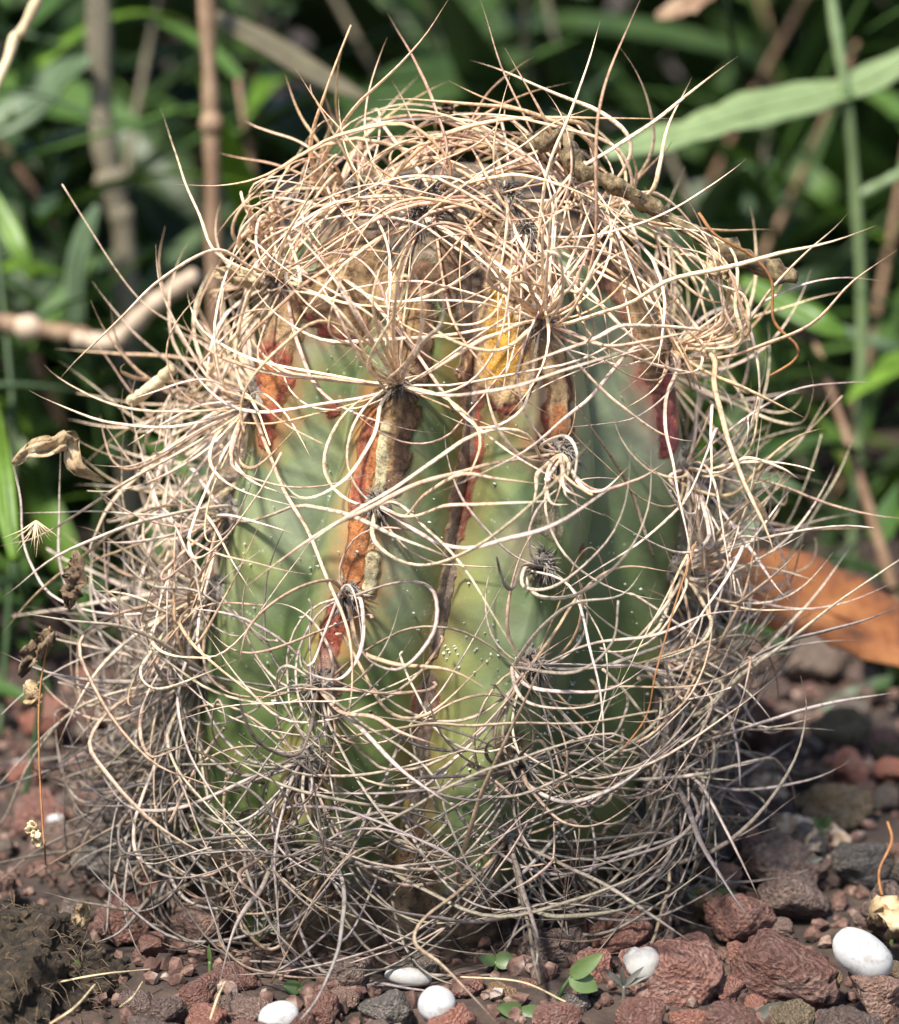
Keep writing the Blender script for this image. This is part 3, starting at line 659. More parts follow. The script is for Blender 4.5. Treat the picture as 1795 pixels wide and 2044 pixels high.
# the rest of each areole's fan, grown procedurally: leave the areole, then curl round beside the body
def grow(info, rr, L=None, out=None):
    k, z, th, p, n = info
    u = Vector((0, 0, 1)) - n * n.z
    u = u.normalized() if u.length > .15 else Vector((0, 1, 0)).cross(n).normalized()
    s = n.cross(u)
    side = 1 - abs(math.cos(th)) * .6
    hi = z > .112
    a = rr.uniform(0, 2 * math.pi)
    if rr.random() < .7: a = rr.choice([rr.gauss(-.35, .5), math.pi + rr.gauss(.35, .5)])
    radial = s * math.cos(a) + u * math.sin(a)
    outw = out if out is not None else (rr.uniform(.5, 1.6) if side > .6 and not hi else rr.uniform(.25, .9) if hi else rr.uniform(.12, .5))
    d = (n * outw + radial).normalized()
    L = L or rr.uniform(.026, .052)
    if hi: axis = d.cross((Vector((-p.x * 1.2 + rr.gauss(0, .03), -p.y * 1.2 + rr.gauss(0, .02), .012))).normalized() + Vector((0, 0, .25)))
    else:
        c = rr.random()
        if c < .62: axis = n * rr.choice([-1, 1]) + Vector((rr.gauss(0, .35), rr.gauss(0, .35), rr.gauss(0, .35)))
        elif c < .82: axis = d.cross(u + n * .2)
        else: axis = Vector((rr.gauss(0, 1), rr.gauss(0, 1), rr.gauss(0, 1)))
    axis = axis.normalized() if axis.length > 1e-4 else s
    turn = (rr.uniform(1.3, 3.6) if abs(th) < R(85) else rr.uniform(.6, 2.8)) if not hi else rr.uniform(.9, 2.2)
    n_ = 18; q = p + n * .001; pts = [q]; st = L / n_
    for i in range(n_):
        t = i / n_
        d = (Matrix.Rotation(turn / n_ * (1.5 - t), 3, axis) @ d).normalized()
        d = (d + Vector((rr.gauss(0, .018), rr.gauss(0, .018), rr.gauss(0, .018)))).normalized()
        q = q + d * st
        if i > 0: q2 = push(q, .0012 + .0035 * min(1, t * 2)); d = ((q2 - pts[-1]).normalized() * .5 + d * .5).normalized(); q = q2
        if q.z < GZ + .003: q = Vector((q.x, q.y, GZ + .003 + .002 * rr.random()))
        pts.append(q)
    return pts
rr = random.Random(21)
for info in AINFO:
    k, z, th, p, n = info
    front = abs(th) < R(50); sidey = R(50) <= abs(th) < R(130)
    cnt = 8 if front else ((13 if abs(th) < R(85) else 22) if sidey else 10)
    if front and z < .05: cnt = 9
    if front and .055 < z < .115: cnt = 3
    if z > .112: cnt = 3
    if sidey and z < .112: cnt += 6 if z < .07 else 2
    for i in range(cnt):
        pts = grow(info, rr)
        vis_ = pts[len(pts) // 2].y < .02 and p.y < .03
        SP.append((pts, rr.uniform(3.2, 4.9) * PIX, 'dark' if (z < .05 and rr.random() < .12) else None, (rr.random() + (300 if vis_ else 0)), info))
# arcs woven over the crown and round the flanks: each leaves its areole and bends along the mass of spines
def shell(d, off):
    e = 1 / math.sqrt((d.x / .043) ** 2 + (d.y / .043) ** 2 + (d.z / .0485) ** 2)
    return Vector((.0026, 0, .10)) + d * (e + off)
CEN = Vector((.0026, 0, .10))
tops = [a for a in AINFO if a[1] > .105 and abs(a[2]) < R(150)]
for i in range(215):
    info = rr.choice(tops); p = info[3]; d0 = (p - CEN).normalized()
    for _ in range(30):
        d1 = Vector((rr.gauss(0, 1), rr.gauss(-.25, 1), rr.uniform(.05, 1.1))).normalized(); ang = d0.angle(d1)
        if .5 < ang < 1.25: break
    ax = d0.cross(d1).normalized(); sw = rr.gauss(0, .35); off = rr.uniform(.003, .012); tipo = off + rr.uniform(-.002, .008)
    pts = [p + info[4] * .001]
    for j in range(1, 21):
        t = j / 20; d = Matrix.Rotation(ang * t, 3, ax) @ d0
        d = (d + ax * sw * math.sin(math.pi * t * .8)).normalized()
        o_ = off * math.sin(math.pi * min(1, t * 1.2) * .5) * (1 - t) + tipo * t + .001
        pts.append(push(p.lerp(shell(d, o_), min(1, t * 2.2)) if t < .45 else shell(d, o_), .001))
    SP.append((pts, rr.uniform(3.3, 4.9) * PIX, 'red' if rr.random() < .25 else None, 280 + rr.random(), info))
flank = [a for a in AINFO if a[1] < .108 and abs(a[2]) < R(125)]
for i in range(420):
    info = rr.choice(flank); k, z, th, p, n = info
    front = abs(th) < R(45)
    if front and (z > .055 or rr.random() < .35): continue
    dth = rr.choice([-1, 1]) * rr.uniform(.25, .95); dz = rr.gauss(-.004, .014); bow = rr.gauss(-.006, .011)
    off = rr.uniform(.002, .008) if front else rr.uniform(.004, .022); tip = off + rr.uniform(0, .012)
    pts = [p + n * .001]
    for j in range(1, 21):
        t = j / 20; zz = max(GZ + .003, z + dz * t + bow * math.sin(math.pi * t)); tt = th + dth * t
        o_ = off * math.sin(math.pi * t * .5) ** .6 * (1 - t) + tip * t
        r_ = Rz(min(zz, .125)) + o_; q = Vector((AX(zz) + r_ * math.sin(tt), -r_ * math.cos(tt), zz))
        pts.append(push(p.lerp(q, min(1, t * 3)), .001))
    SP.append((pts, rr.uniform(3.4, 5.2) * PIX, 'dark' if (z < .05 and rr.random() < .12) else None, rr.random() * 290, info))
# older loose skirt trailing round the foot
low = [a for a in AINFO if a[1] < .05 and abs(a[2]) < R(130)]
for i in range(480):
    loose = i >= 200                                  # broken spines lodged in the tangle
    info = rr.choice(low); k, z, th, p, n = info
    if not loose and abs(th) < R(45) and rr.random() < .7: continue
    if loose:
        th = rr.uniform(-2.1, 2.1); z = max(GZ + .003, rr.triangular(-.004, .07, .008)); n = body_n(th, z); p = body_pt(th, z, rr.uniform(.002, .012))
    dth = rr.choice([-1, 1]) * rr.uniform(.15, .9); z1 = rr.uniform(GZ + .002, .028); bow = rr.gauss(-.006, .009)
    if loose: z1 = max(GZ + .002, z + rr.gauss(0, .012))
    off = rr.uniform(.002, .016); tip = off + rr.uniform(0, .02); wig = rr.gauss(0, .003); ph = rr.uniform(0, 6.28)
    pts = [p + n * .001]
    for j in range(1, 21):
        t = j / 20; zz = max(GZ + .002, z + (z1 - z) * t + bow * math.sin(math.pi * t) + wig * math.sin(5 * t + ph)); tt = th + dth * t
        o_ = off * math.sin(math.pi * t * .5) ** .6 * (1 - t) + tip * t
        r_ = Rz(max(zz, -.01)) + o_; q = Vector((AX(zz) + r_ * math.sin(tt), -r_ * math.cos(tt), zz))
        pts.append(push(p.lerp(q, min(1, t * 3)), .001))
    SP.append((pts, rr.uniform(3.3, 5.0) * PIX, 'dark' if rr.random() < .15 else None, 0 if loose else rr.random() * 295, info))

def lerp3(a, b_, t): return tuple(a[i] + (b_[i] - a[i]) * t for i in range(3))
def tone_at(z, base, tone):
    z = z + base[3] * .02
    st = [(0.0, (.14, .122, .108)), (.03, (.28, .245, .215)), (.06, (.54, .46, .385)), (.09, (.78, .63, .50)), (.115, (.90, .72, .53)), (.16, (.78, .53, .35))]
    c = st[0][1]
    for (a, ca), (b_, cb) in zip(st[:-1], st[1:]):
        if z >= a: c = lerp3(ca, cb, min(1, (z - a) / (b_ - a)))
    if tone == 'red': c = lerp3(c, (.36, .19, .13), .65)
    if tone == 'brown': c = lerp3(c, (.40, .23, .125), .55 if z > .05 else .3)
    if tone == 'dark': c = lerp3(c, (.045, .035, .03), .75)
    return (c[0] * base[0], c[1] * base[1], c[2] * base[2])
SP.sort(key=lambda s: -s[3])
rest = Buf()
rr = random.Random(8)
for i, (pts, w, tone, pri, info) in enumerate(SP):
    base = (rr.uniform(.72, 1.12), 0, 0, rr.gauss(0, .5)); base = (base[0], base[0] * rr.uniform(.93, 1.03), base[0] * rr.uniform(.82, 1.06), base[3])
    if rr.random() < .24 and tone is None: tone = 'brown'
    n_ = len(pts); sd_ = Vector((i * 3.7, i * 1.3, 0)); cut = .55 if rr.random() < .12 else .06
    pts = [q + Vector((noise.noise(q * 75 + sd_), noise.noise(q * 75 + sd_ + Vector((9, 0, 0))), noise.noise(q * 75 + sd_ + Vector((0, 9, 0))))) * .0007 * min(1, j / 5) for j, q in enumerate(pts)]
    if rr.random() < .10:                                # a kink where the spine was bent
        kx = rr.randrange(n_ // 3, n_ - 3); mk = Matrix.Rotation(rr.uniform(-.3, .3), 3, Vector((rr.gauss(0, 1), rr.gauss(0, 1), rr.gauss(0, 1))).normalized())
        pts = pts[:kx] + [push(pts[kx] + mk @ (q - pts[kx]), .0008) for q in pts[kx:]]
    w *= .9
    V, F = tube(pts, lambda t: w * (1.25 if t < .05 else 1.0) * (1 + .12 * noise.noise(Vector((t * 14, i, 0)))) * max(cut, (1 - max(0, (t - .45) / .55) ** 1.6)), 6, .62, rr.uniform(-2.5, 2.5))
    z0 = pts[0].z * .65                                  # weathering follows the age of the areole
    cols = []
    for j in range(n_):
        t = j / (n_ - 1); c = tone_at(z0 + pts[j].z * .35, base, tone)
        if t > .86 and cut < .1: c = lerp3(c, (.12, .075, .05), (t - .86) / .14 * .8)
        cols += [(*c, 1)] * 6
    if i < 300:
        o_ = pts[0]
        par = AOBJ[id(info)]; o = mesh_obj('spine', local(V, o_), F, M['spine'], par, cols=cols); o.location = o_ - info[3]
    else: rest.add(V, F, cols)
o = mesh_obj('spines', rest.v, rest.f, M['spine'], cactus, cols=rest.c); tag(o, kind='stuff')
print('spines', len(SP))

# ------------------------------------------------------------------ stones
def ico(sub):
    import bmesh
    bm = bmesh.new(); bmesh.ops.create_icosphere(bm, subdivisions=sub, radius=1.0)
    v = [x.co.copy() for x in bm.verts]; f = [tuple(q.index for q in fa.verts) for fa in bm.faces]; bm.free(); return v, f
IV, IF = ico(4); IV3, IF3 = ico(3); IV1, IF1 = ico(1)
def stone_mesh(seed, rough=.10, cuts=9, flat=.8):
    r_ = random.Random(seed); pl = []
    for _ in range(cuts):
        d = Vector((r_.gauss(0, 1), r_.gauss(0, 1), r_.gauss(0, 1))).normalized(); pl.append((d, r_.uniform(.55, .85)))
    off = Vector((seed * 7.3, seed * 1.9, 0)); V = []
    sx, sy, sz = r_.uniform(.85, 1.2), r_.uniform(.75, 1.05), r_.uniform(flat - .12, flat + .12)
    for v in IV:
        p = v.copy()
        for d, h in pl:
            e = p.dot(d) - h
            if e > 0: p -= d * e * .9
        k = 1 + .18 * noise.noise(p * 1.6 + off) + rough * .75 * noise.fractal(p * 3.0 + off, .9, 2.0, 5)
        vd = noise.voronoi(p * 3.2 + off)[0]; k -= .26 * max(0, .36 - vd[0]); vd = noise.voronoi(p * 6.5 + off)[0]; k -= .14 * max(0, .36 - vd[0])
        pit = noise.noise(p * 9 + off * 2); k -= max(0, pit - .2) * .42
        p = p * k; V.append((p.x * sx, p.y * sy, p.z * sz))
    me = bpy.data.meshes.new('stone'); me.from_pydata(V, [], IF)
    me.polygons.foreach_set('use_smooth', [True] * len(me.polygons)); me.materials.append(M['lava_red']); return me
SM = [stone_mesh(s) for s in range(11)]
def stone(name, me, loc, r_, mat, rs, label, cat, group, squash=1.0, sink=.25):
    o = bpy.data.objects.new(name, me.copy() if False else me); COL.objects.link(o)
    o.scale = (r_, r_, r_ * squash)
    o.rotation_euler = (rs.uniform(-.4, .4), rs.uniform(-.4, .4), rs.uniform(0, 6.28))
    o.location = (loc[0], loc[1], r_ * squash * (.75 - sink) + GZ)
    o.material_slots[0].link = 'OBJECT'; o.material_slots[0].material = M[mat]
    return tag(o, label, cat, group)
rs = random.Random(5)
placed = []
hand = [  # layout centre x, y, diameter in grid px, colour, mesh, label
    (1345, 1960, 250, 'lava_red', 0, 'large brick red lava stone beside the cloudy white shell pebble'),
    (1570, 1950, 260, 'lava_red', 1, 'large dusty red brown lava stone just left of the big white pebble'),
    (1475, 1850, 170, 'lava_red', 2, 'upright pitted red lava stone with spine tips hanging over it'),
    (1720, 1735, 210, 'lava_grey', 3, 'large pale grey speckled stone behind the big white pebble'),
    (1590, 1800, 180, 'lava_brown', 4, 'broad brown lava stone under the spine tips before the grey stone'),
    (1580, 2035, 110, 'lava_tan', 5, 'rough tan stone in front of the dusty red brown stone'),
    (1755, 1990, 160, 'lava_brown', 6, 'brown lava stone carrying the big white pebble'),
    (1650, 1960, 90, 'lava_tan', 7, 'small angular cream stone wedged beside the big white pebble'),
    (1110, 1900, 170, 'lava_brown', 8, 'grey brown pitted stone behind the pale two leaved seedling'),
    (1190, 1950, 150, 'lava_red', 9, 'dark red lava stone behind the grey dry sprout'),
    (770, 2025, 130, 'lava_grey', 10, 'rough grey stone between the two small white pebbles'),
    (690, 1955, 140, 'lava_brown', 0, 'rounded brown lava stone behind the rough grey stone'),
    (640, 2020, 120, 'lava_red', 3, 'red lava stone right of the half buried white pebble'),
    (470, 1960, 110, 'lava_red', 4, 'dusty pink lava stone under a drooping spine'),
    (400, 1985, 120, 'lava_red', 1, 'red lava stone in the soil left of the dusty pink stone'),
    (250, 1840, 150, 'lava_red', 6, 'dark red lava stone beside the mossy brown mound'),
    (400, 1860, 170, 'lava_brown', 2, 'dark brown stone shaded under the cactus spines'),
    (300, 1890, 90, 'lava_red', 5, 'small orange red stone by the mossy brown mound'),
    (1000, 1990, 110, 'lava_tan', 9, 'crumbly tan stone right of the round white pebble'),
    (500, 2030, 120, 'lava_brown', 7, 'brown lava stone left of the half buried white pebble'),
    (1280, 2040, 150, 'lava_red', 10, 'dark red stone at the foot of the grey dry sprout'),
    (1110, 2050, 120, 'lava_red', 2, 'red stone in front of the two leaved seedling'),
    (900, 2050, 130, 'lava_red', 8, 'dull red stone under the round white pebble'),
    (330, 2030, 130, 'lava_brown', 9, 'earthy brown stone in the soil by the mossy mound'),
    (1450, 2050, 140, 'lava_red', 6, 'red brown stone in front of the large brick red stone'),
    (1690, 2060, 140, 'lava_brown', 0, 'brown stone before the stone with the big white pebble'),
]
for (x, y, d, mt, mi, lab) in hand:
    r_ = d * PIX / 2 * .86
    g_ = G(x, y, r_ * .35)
    o = stone('lava_stone', SM[mi], (g_.x, g_.y), r_, mt, rs, lab, 'stone', 'stones around the foot of the cactus', .9)
    placed.append((g_.x, g_.y, r_ * .8))
names = {'lava_red': 'rough reddish lava stone scattered on the soil round the cactus', 'lava_brown': 'rough dark brown lava stone scattered on the soil round the cactus',
         'lava_grey': 'rough grey stone scattered on the soil round the cactus', 'lava_tan': 'small rough tan stone scattered on the soil round the cactus'}
cntS = 0
for tr in range(5000):
    if cntS >= 280: break
    x = rs.uniform(-.16, .16); y = -.125 + .29 * rs.random() ** 1.2
    if math.hypot(x + .008, y) < .050: continue
    if x < -.065 and y < -.03: continue
    r_ = rs.choice([.003, .004, .004, .005, .006, .008, .010])
    if any(math.hypot(x - a, y - c_) < (r_ + q) * .82 for a, c_, q in placed): continue
    mt = rs.choice(['lava_red'] * 5 + ['lava_brown'] * 4 + ['lava_grey'] * 3 + ['lava_tan'] * 2)
    stone('lava_stone', rs.choice(SM), (x, y), r_, mt, rs, names[mt], 'stone', 'scattered ' + mt.split('_')[1] + ' stones on the soil', rs.uniform(.7, 1))
    placed.append((x, y, r_ * .8)); cntS += 1
# fine grit between the stones: uncountable
gb = Buf()
for _ in range(8000):
    x = rs.uniform(-.2, .2); y = -.14 + .45 * rs.random() ** 1.4
    s_ = rs.uniform(.0007, .0024); c_ = Vector((x, y, ground_z(x, y) + s_ * .4)); q = Matrix.Rotation(rs.uniform(0, 6.28), 3, Vector((rs.gauss(0, 1), rs.gauss(0, 1), 1)).normalized())
    gb.add([c_ + (q @ Vector((v.x * s_ * rs.uniform(.7, 1.3), v.y * s_ * rs.uniform(.6, 1.2), v.z * s_ * .7))) for v in IV1], IF1)
M['grit'] = noisy_mat('grit', [(0.36, (.025, .017, .012)), (.5, (.11, .055, .04)), (.6, (.20, .125, .095)), (.72, (.42, .36, .30))], 160, .9, coord='Generated' if False else 'Object')
tag(mesh_obj('grit', gb.v, gb.f, M['grit'], smooth=False), 'fine reddish grit and soil crumbs between the stones', 'grit', kind='stuff')

# mossy mound in the corner
mc = G(10, 1990); mv = []
for v in IV:
    p = v * (1 + .16 * noise.noise(v * 2.2) + .16 * noise.fractal(v * 5, .7, 2, 6) - .3 * max(0, noise.noise(v * 11) - .15)); mv.append(Vector((p.x * .026, p.y * .024, p.z * .018)))
mo = mesh_obj('mossy_mound', mv, IF, M['mound']); mo.location = (mc.x - .006, mc.y + .002, GZ - .002)
tag(mo, 'mound of brown mossy earth with dry root hairs', 'mound')
hb = Buf()
for _ in range(900):
    v = rs.choice(IV)
    if v.z < 0: continue
    p = Vector((v.x * .026, v.y * .024, v.z * .018)); d = (v + Vector((rs.gauss(0, .8), rs.gauss(0, .8), rs.gauss(-.2, .6)))).normalized(); L = rs.uniform(.002, .007)
    vv, ff = tube([p * .98, p + d * L * .5, p + d * L - Vector((0, 0, L * .4))], lambda t: .00007, 3); hb.add(vv, ff)
tag(mesh_obj('root_hairs', hb.v, hb.f, M['dry_dark'], mo), kind='stuff')

cb = Buf()
for _ in range(1500):
    k_ = rs.randrange(len(mv))
    if IV[k_].z < -.1: continue
    s_ = rs.uniform(.0004, .0015); q = Matrix.Rotation(rs.uniform(0, 6.28), 3, Vector((rs.gauss(0, 1), rs.gauss(0, 1), 1)).normalized())
    cb.add([mv[k_] + q @ Vector((v.x * s_, v.y * s_ * rs.uniform(.6, 1.1), v.z * s_ * .8)) for v in IV1], IF1)
tag(mesh_obj('crumbs', cb.v, cb.f, M['mound'], mo, smooth=False), kind='stuff')
# white pebbles
def pebble(name, x, y, w, h, rot, mat, label, zc, dep=.8, heart=False):
    r_ = PIX * .95; V = []
    for v in IV3:
        p = Vector((math.copysign(abs(v.x) ** .9, v.x), v.y, math.copysign(abs(v.z) ** .92, v.z)))
        k = 1 + .07 * noise.noise(v * 1.4 + Vector((x, 0, 0)))
        if heart and v.z > 0: k -= .16 * math.exp(-((v.x + .2) / .3) ** 2) * v.z; k += .1 * noise.noise(v * 3)
        if heart and v.z < 0: k *= 1 - .15 * abs(v.x)
        V.append(Vector((p.x * w / 2 * r_ * k, p.y * min(w, h) / 2 * r_ * dep * k, p.z * h / 2 * r_ * k)))
    o = mesh_obj(name, V, IF3, M[mat]); c_ = G(x, y, zc); o.location = c_; o.rotation_euler = (R(-12), R(rot), 0)
    return tag(o, label, 'pebble', 'white pebbles')
pebble('white_pebble', 1722, 1905, 140, 92, 38, 'pebble', 'big smooth white oval pebble resting on a brown lava stone', .0105)
pebble('white_pebble', 1282, 1922, 78, 74, 6, 'shell', 'cloudy notched white pebble like a shell above the grey dry sprout', .0085, .35, True)
pebble('white_pebble', 872, 2005, 76, 74, 20, 'pebble', 'round white pebble beside the crumbly tan stone', .006)
pebble('white_pebble', 556, 2030, 86, 62, -20, 'pebble', 'white pebble half buried in the soil under a hanging spine tip', .004)
pebble('white_pebble', 815, 1950, 100, 40, 8, 'shell', 'flat grey white pebble shaded beneath the cactus spines', .003)
pebble('white_pebble', 110, 1634, 44, 22, -10, 'pebble', 'tiny white flake caught among spines above the mossy mound', .004, .4)

# ------------------------------------------------------------------ leaves and plants
def blade(base, d, L, W, bend=.5, fold=.25, up=None, n=9, shape=.55, curl=0.0):
    """lance shaped leaf with thickness from a folded midrib; returns verts, faces"""
    d = d.normalized(); up = up or Vector((0, 0, 1)); s = d.cross(up)
    s = s.normalized() if s.length > .05 else Vector((1, 0, 0)); nn = s.cross(d).normalized()
    V = []; F = []; p = base.copy(); dd = d.copy()
    for i in range(n + 1):
        t = i / n; w = W * (math.sin(math.pi * min(1, (t * .93 + .07)) ** shape)) ** .8 if t < 1 else 0.0
        w = max(w, W * .04)
        q = nn.copy(); q.rotate(Matrix.Rotation(curl * t, 3, dd)); sd_ = dd.cross(q).normalized()
        V += [p - sd_ * w * .5 + q * fold * w * .5, p - sd_ * w * .25 + q * fold * w * .18, p.copy(), p + sd_ * w * .25 + q * fold * w * .18, p + sd_ * w * .5 + q * fold * w * .5]
        dd = (Matrix.Rotation(-bend / n, 3, s) @ dd).normalized(); nn = s.cross(dd).normalized(); p = p + dd * (L / n)
    for i in range(n):
        for k in range(4): F.append((i * 5 + k, i * 5 + k + 1, (i + 1) * 5 + k + 1, (i + 1) * 5 + k))
    m_ = len(V)                                      # underside, a little lower
    V += [v - nn * (.0004) for v in V[:m_]]
    F += [tuple(m_ + q for q in f[::-1]) for f in F[:]]
    return V, F
rl = random.Random(77)
def clump(loc, n, Lr, Wr, mats, label, group, spread=.6, name='strap_leaf_plant', stems=3):
    c_ = empty(name, loc); tag(c_, label, 'plant', group)
    for k in range(stems):
        d = Vector((rl.gauss(0, .35), rl.gauss(0, .35), 1)).normalized(); H = Lr[1] * rl.uniform(.8, 1.5)
        pts = catmull([Vector((0, 0, -.004)), d * H * .5 + Vector((rl.gauss(0, .006), 0, 0)), d * H + Vector((rl.gauss(0, .015), 0, -.004))], 8)
        v, f = tube(pts, lambda t: .0022 * (1 - .6 * t), 6)
        mesh_obj('stem', v, f, M[rl.choice(['olive_stem', 'leaf_mid', 'cane'])], c_)
        for j in range(n // stems // 2):
            b_ = pts[rl.randrange(2, 9)]; a = rl.uniform(0, 6.28)
            dd = Vector((math.cos(a), math.sin(a), rl.uniform(.1, 1.1)))
            v, f = blade(b_, dd, rl.uniform(*Lr) * .6, rl.uniform(*Wr), rl.uniform(-.2, 1.2), .3, curl=rl.gauss(0, .4)); mesh_obj('leaf', v, f, M[rl.choice(mats)], c_)
    for k in range(n // 2):
        a = rl.uniform(0, 6.28); d = Vector((math.cos(a) * spread, math.sin(a) * spread, rl.uniform(.6, 1.3)))
        b_ = Vector((rl.gauss(0, .012), rl.gauss(0, .012), -.003))
        v, f = blade(b_, d, rl.uniform(*Lr), rl.uniform(*Wr), rl.uniform(0, 1.6), .3, curl=rl.gauss(0, .5)); mesh_obj('leaf', v, f, M[rl.choice(mats)], c_)
    return c_
DK = ['leaf_dark'] * 5 + ['leaf_mid'] * 3 + ['leaf_blue']
MD = ['leaf_dark'] * 3 + ['leaf_mid'] * 4 + ['leaf_blue'] * 2 + ['leaf_bright']
BR = ['leaf_mid'] * 3 + ['leaf_bright'] * 3 + ['leaf_blue'] * 2
LB = 'clump of dark green strap leaves growing behind the cactus'; GR = 'strap leaved plants behind the cactus'
LB2 = 'clump of brighter green strap leaves growing behind the cactus'; GR2 = 'brighter strap leaved plants behind the cactus'
for (x, y) in [(-.2, .32), (-.12, .38), (-.03, .44), (.05, .40), (.13, .36), (.22, .32), (.26, .42), (-.27, .44), (-.07, .34), (.09, .46)]:
    clump((x, y, GZ), 36, (.08, .17), (.006, .014), MD, LB, GR)
for (x, y) in [(-.17, .22), (-.22, .18), (.20, .25), (-.12, .27)]:
    clump((x, y, GZ), 30, (.05, .11), (.007, .013), BR, LB2, GR2)
LB4 = 'low clump of short dark leaves growing close behind the cactus'; GR4 = 'low plants close behind the cactus'
for (x, y) in [(.13, .17), (.18, .15), (.22, .20), (.27, .17), (-.13, .17), (-.18, .14), (-.23, .18), (.07, .22), (-.06, .22), (.17, .22), (-.2, .24)]:
    clump((x, y, GZ), 26, (.035, .075), (.005, .011), DK, LB4, GR4, .8, 'low_leafy_plant', 2)
LB3 = 'tall clump of broad dark leaves filling the back of the bed'; GR3 = 'tall plants at the back of the bed'
for i in range(12):
    clump((-.55 + .1 * i + rl.gauss(0, .02), .55 + rl.uniform(-.06, .12), GZ), 40, (.14, .30), (.018, .04), DK, LB3, GR3, .5, 'broad_leaf_plant', 4)
for i in range(9):
    clump((-.8 + .2 * i, .95 + rl.uniform(-.08, .1), GZ), 40, (.25, .5), (.03, .07), DK, LB3, GR3, .5, 'broad_leaf_plant', 4)

# single things behind the cactus
def rod(name, pts, r0, mat, label, cat, knobs=(), group=None, r1=None, part=None):
    pts = [Vector(p) for p in pts]; base = pts[0].copy()
    root = empty(name, base); tag(root, label, cat, group)
    path = catmull([p - base for p in pts], 30); r1 = r1 or r0
    v, f = tube(path, lambda t: (r0 + (r1 - r0) * t) * (1 + .12 * math.sin(t * 37)), 10); mesh_obj(part or 'stem', v, f, M[mat], root)
    for t, s_, mt in knobs:
        c_ = path[int(t * 30)]; d = (path[min(30, int(t * 30) + 1)] - path[max(0, int(t * 30) - 1)]).normalized()
        pp = [c_ + d * s_ * k for k in (-1, -.6, -.15, .3, .8)]
        v, f = tube(pp, [r0 * 1.05, r0 * 1.25, r0 * 1.6, r0 * 1.3, r0 * 1.02], 10); mesh_obj('node', v, f, M[mt], root)
    return root
yb = .21
def gnd(px, y): q = P(px, 1022, y); return Vector((q.x, y, -.004 + GZ))
rod('dry_cane', [gnd(432, yb), P(430, 700, yb), P(424, 330, yb), P(420, 180, yb), P(408, -80, yb)], .0023, 'cane', 'upright brown cane with a swollen node behind the cactus', 'stem', [(.66, .0035, 'cane')])
rod('woody_stem', [gnd(255, .30), P(250, 520, .30), P(232, 400, .30), P(205, 260, .30), P(195, -80, .30)], .0038, 'olive_stem', 'thick olive grey woody stem left of the brown cane', 'stem', [(.62, .003, 'olive_stem')])
rod('fallen_stick', [P(-60, 630, .20), P(60, 655, .20), P(150, 668, .20), P(215, 690, .20)], .0025, 'cane', 'brown stick lying across the leaves left of the cactus', 'stick', [(.35, .004, 'wood_pale')], part='shaft')
rod('pale_stick', [P(150, 672, .20), P(225, 682, .198), P(300, 615, .19), P(390, 550, .18)], .0026, 'wood_pale', 'pale beige stick leaning behind the spines on the left', 'stick', part='shaft')
rod('straw_twig', [gnd(-60, .06), P(-40, 400, .07), P(20, 105, .08), P(45, 60, .08), P(85, -20, .08)], .0011, 'straw', 'bent pale straw twig above the grey green leaf', 'twig', r1=.0013, part='shaft')
rod('green_stem', [gnd(1700, .245), P(1720, 700, .245), P(1708, 390, .243), P(1688, 190, .238), P(1660, 0, .243), P(1655, -80, .243)], .0016, 'leaf_pale', 'upright green stem crossing behind the big pale leaf', 'stem', [(.6, .0025, 'leaf_mid')])
rod('green_stem', [gnd(1900, .25), P(1850, 330, .248), P(1795, 350, .246), P(1712, 392, .243)], .0016, 'leaf_pale', 'arching green stem right of the upright one', 'stem')
def big_leaf(name, base_pt, pts, W, mat, label, thick=.0009, fold=.3, cat='leaf', wavy=.0, stalk=True):
    """broad leaf along a 3D spine with real thickness and a stalk down to the soil"""
    base = Vector(base_pt); root = empty(name, base); tag(root, label, cat)
    path = catmull([Vector(p) - base for p in pts], 22); V = []; F = []
    for i, p in enumerate(path):
        t = i / 22; d = (path[min(22, i + 1)] - path[max(0, i - 1)]).normalized(); view = Vector((0, -.75, .65))
        s = d.cross(view).normalized(); q = s.cross(d)
        w = W * max(.05, math.sin(math.pi * (.06 + .92 * t)) ** .55) * (1 + wavy * math.sin(t * 40) + wavy * math.sin(t * 17))
        el = 1 + wavy * 4 * min(0, noise.noise(Vector((t * 9, W * 900, 0)))); er = 1 + wavy * 4 * min(0, noise.noise(Vector((t * 9, W * 900, 7))))
        prof_ = [(k * (el if k < 0 else er), abs(k) * fold * w * .35 + w * .08 * noise.noise(Vector((t * 5, k * 2, W * 300)))) for k in (-1, -.5, 0, .5, 1)]
        for k, h_ in prof_: V.append(p + s * w * .5 * k + q * h_)
        for k, h_ in prof_[::-1]: V.append(p + s * w * .5 * k + q * (h_ - thick))
    for i in range(22):
        for k in range(10): F.append((i * 10 + k, i * 10 + (k + 1) % 10, (i + 1) * 10 + (k + 1) % 10, (i + 1) * 10 + k))
    F.append(tuple(range(10))[::-1]); F.append(tuple(220 + k for k in range(10)))
    mesh_obj('blade', V, F, M[mat], root)
    v, f = tube([v_ for v_ in path], lambda t: .0011 * (1 - .8 * t), 6); mesh_obj('midrib', v, f, M[mat], root)
    if stalk:
        v, f = tube(catmull([Vector((0, 0, 0)), path[0] * .5 + Vector((.004, .01, 0)), path[0]], 10), lambda t: .0009, 6); mesh_obj('stalk', v, f, M['leaf_dark'], root)
    return root
big_leaf('broad_leaf', gnd(1900, .22), [P(1860, 90, .25), P(1700, 175, .24), P(1500, 225, .22), P(1360, 270, .21), P(1210, 310, .20)], .0118, 'leaf_pale', 'long pale green leaf slanting down to the crown of the cactus', wavy=.10)
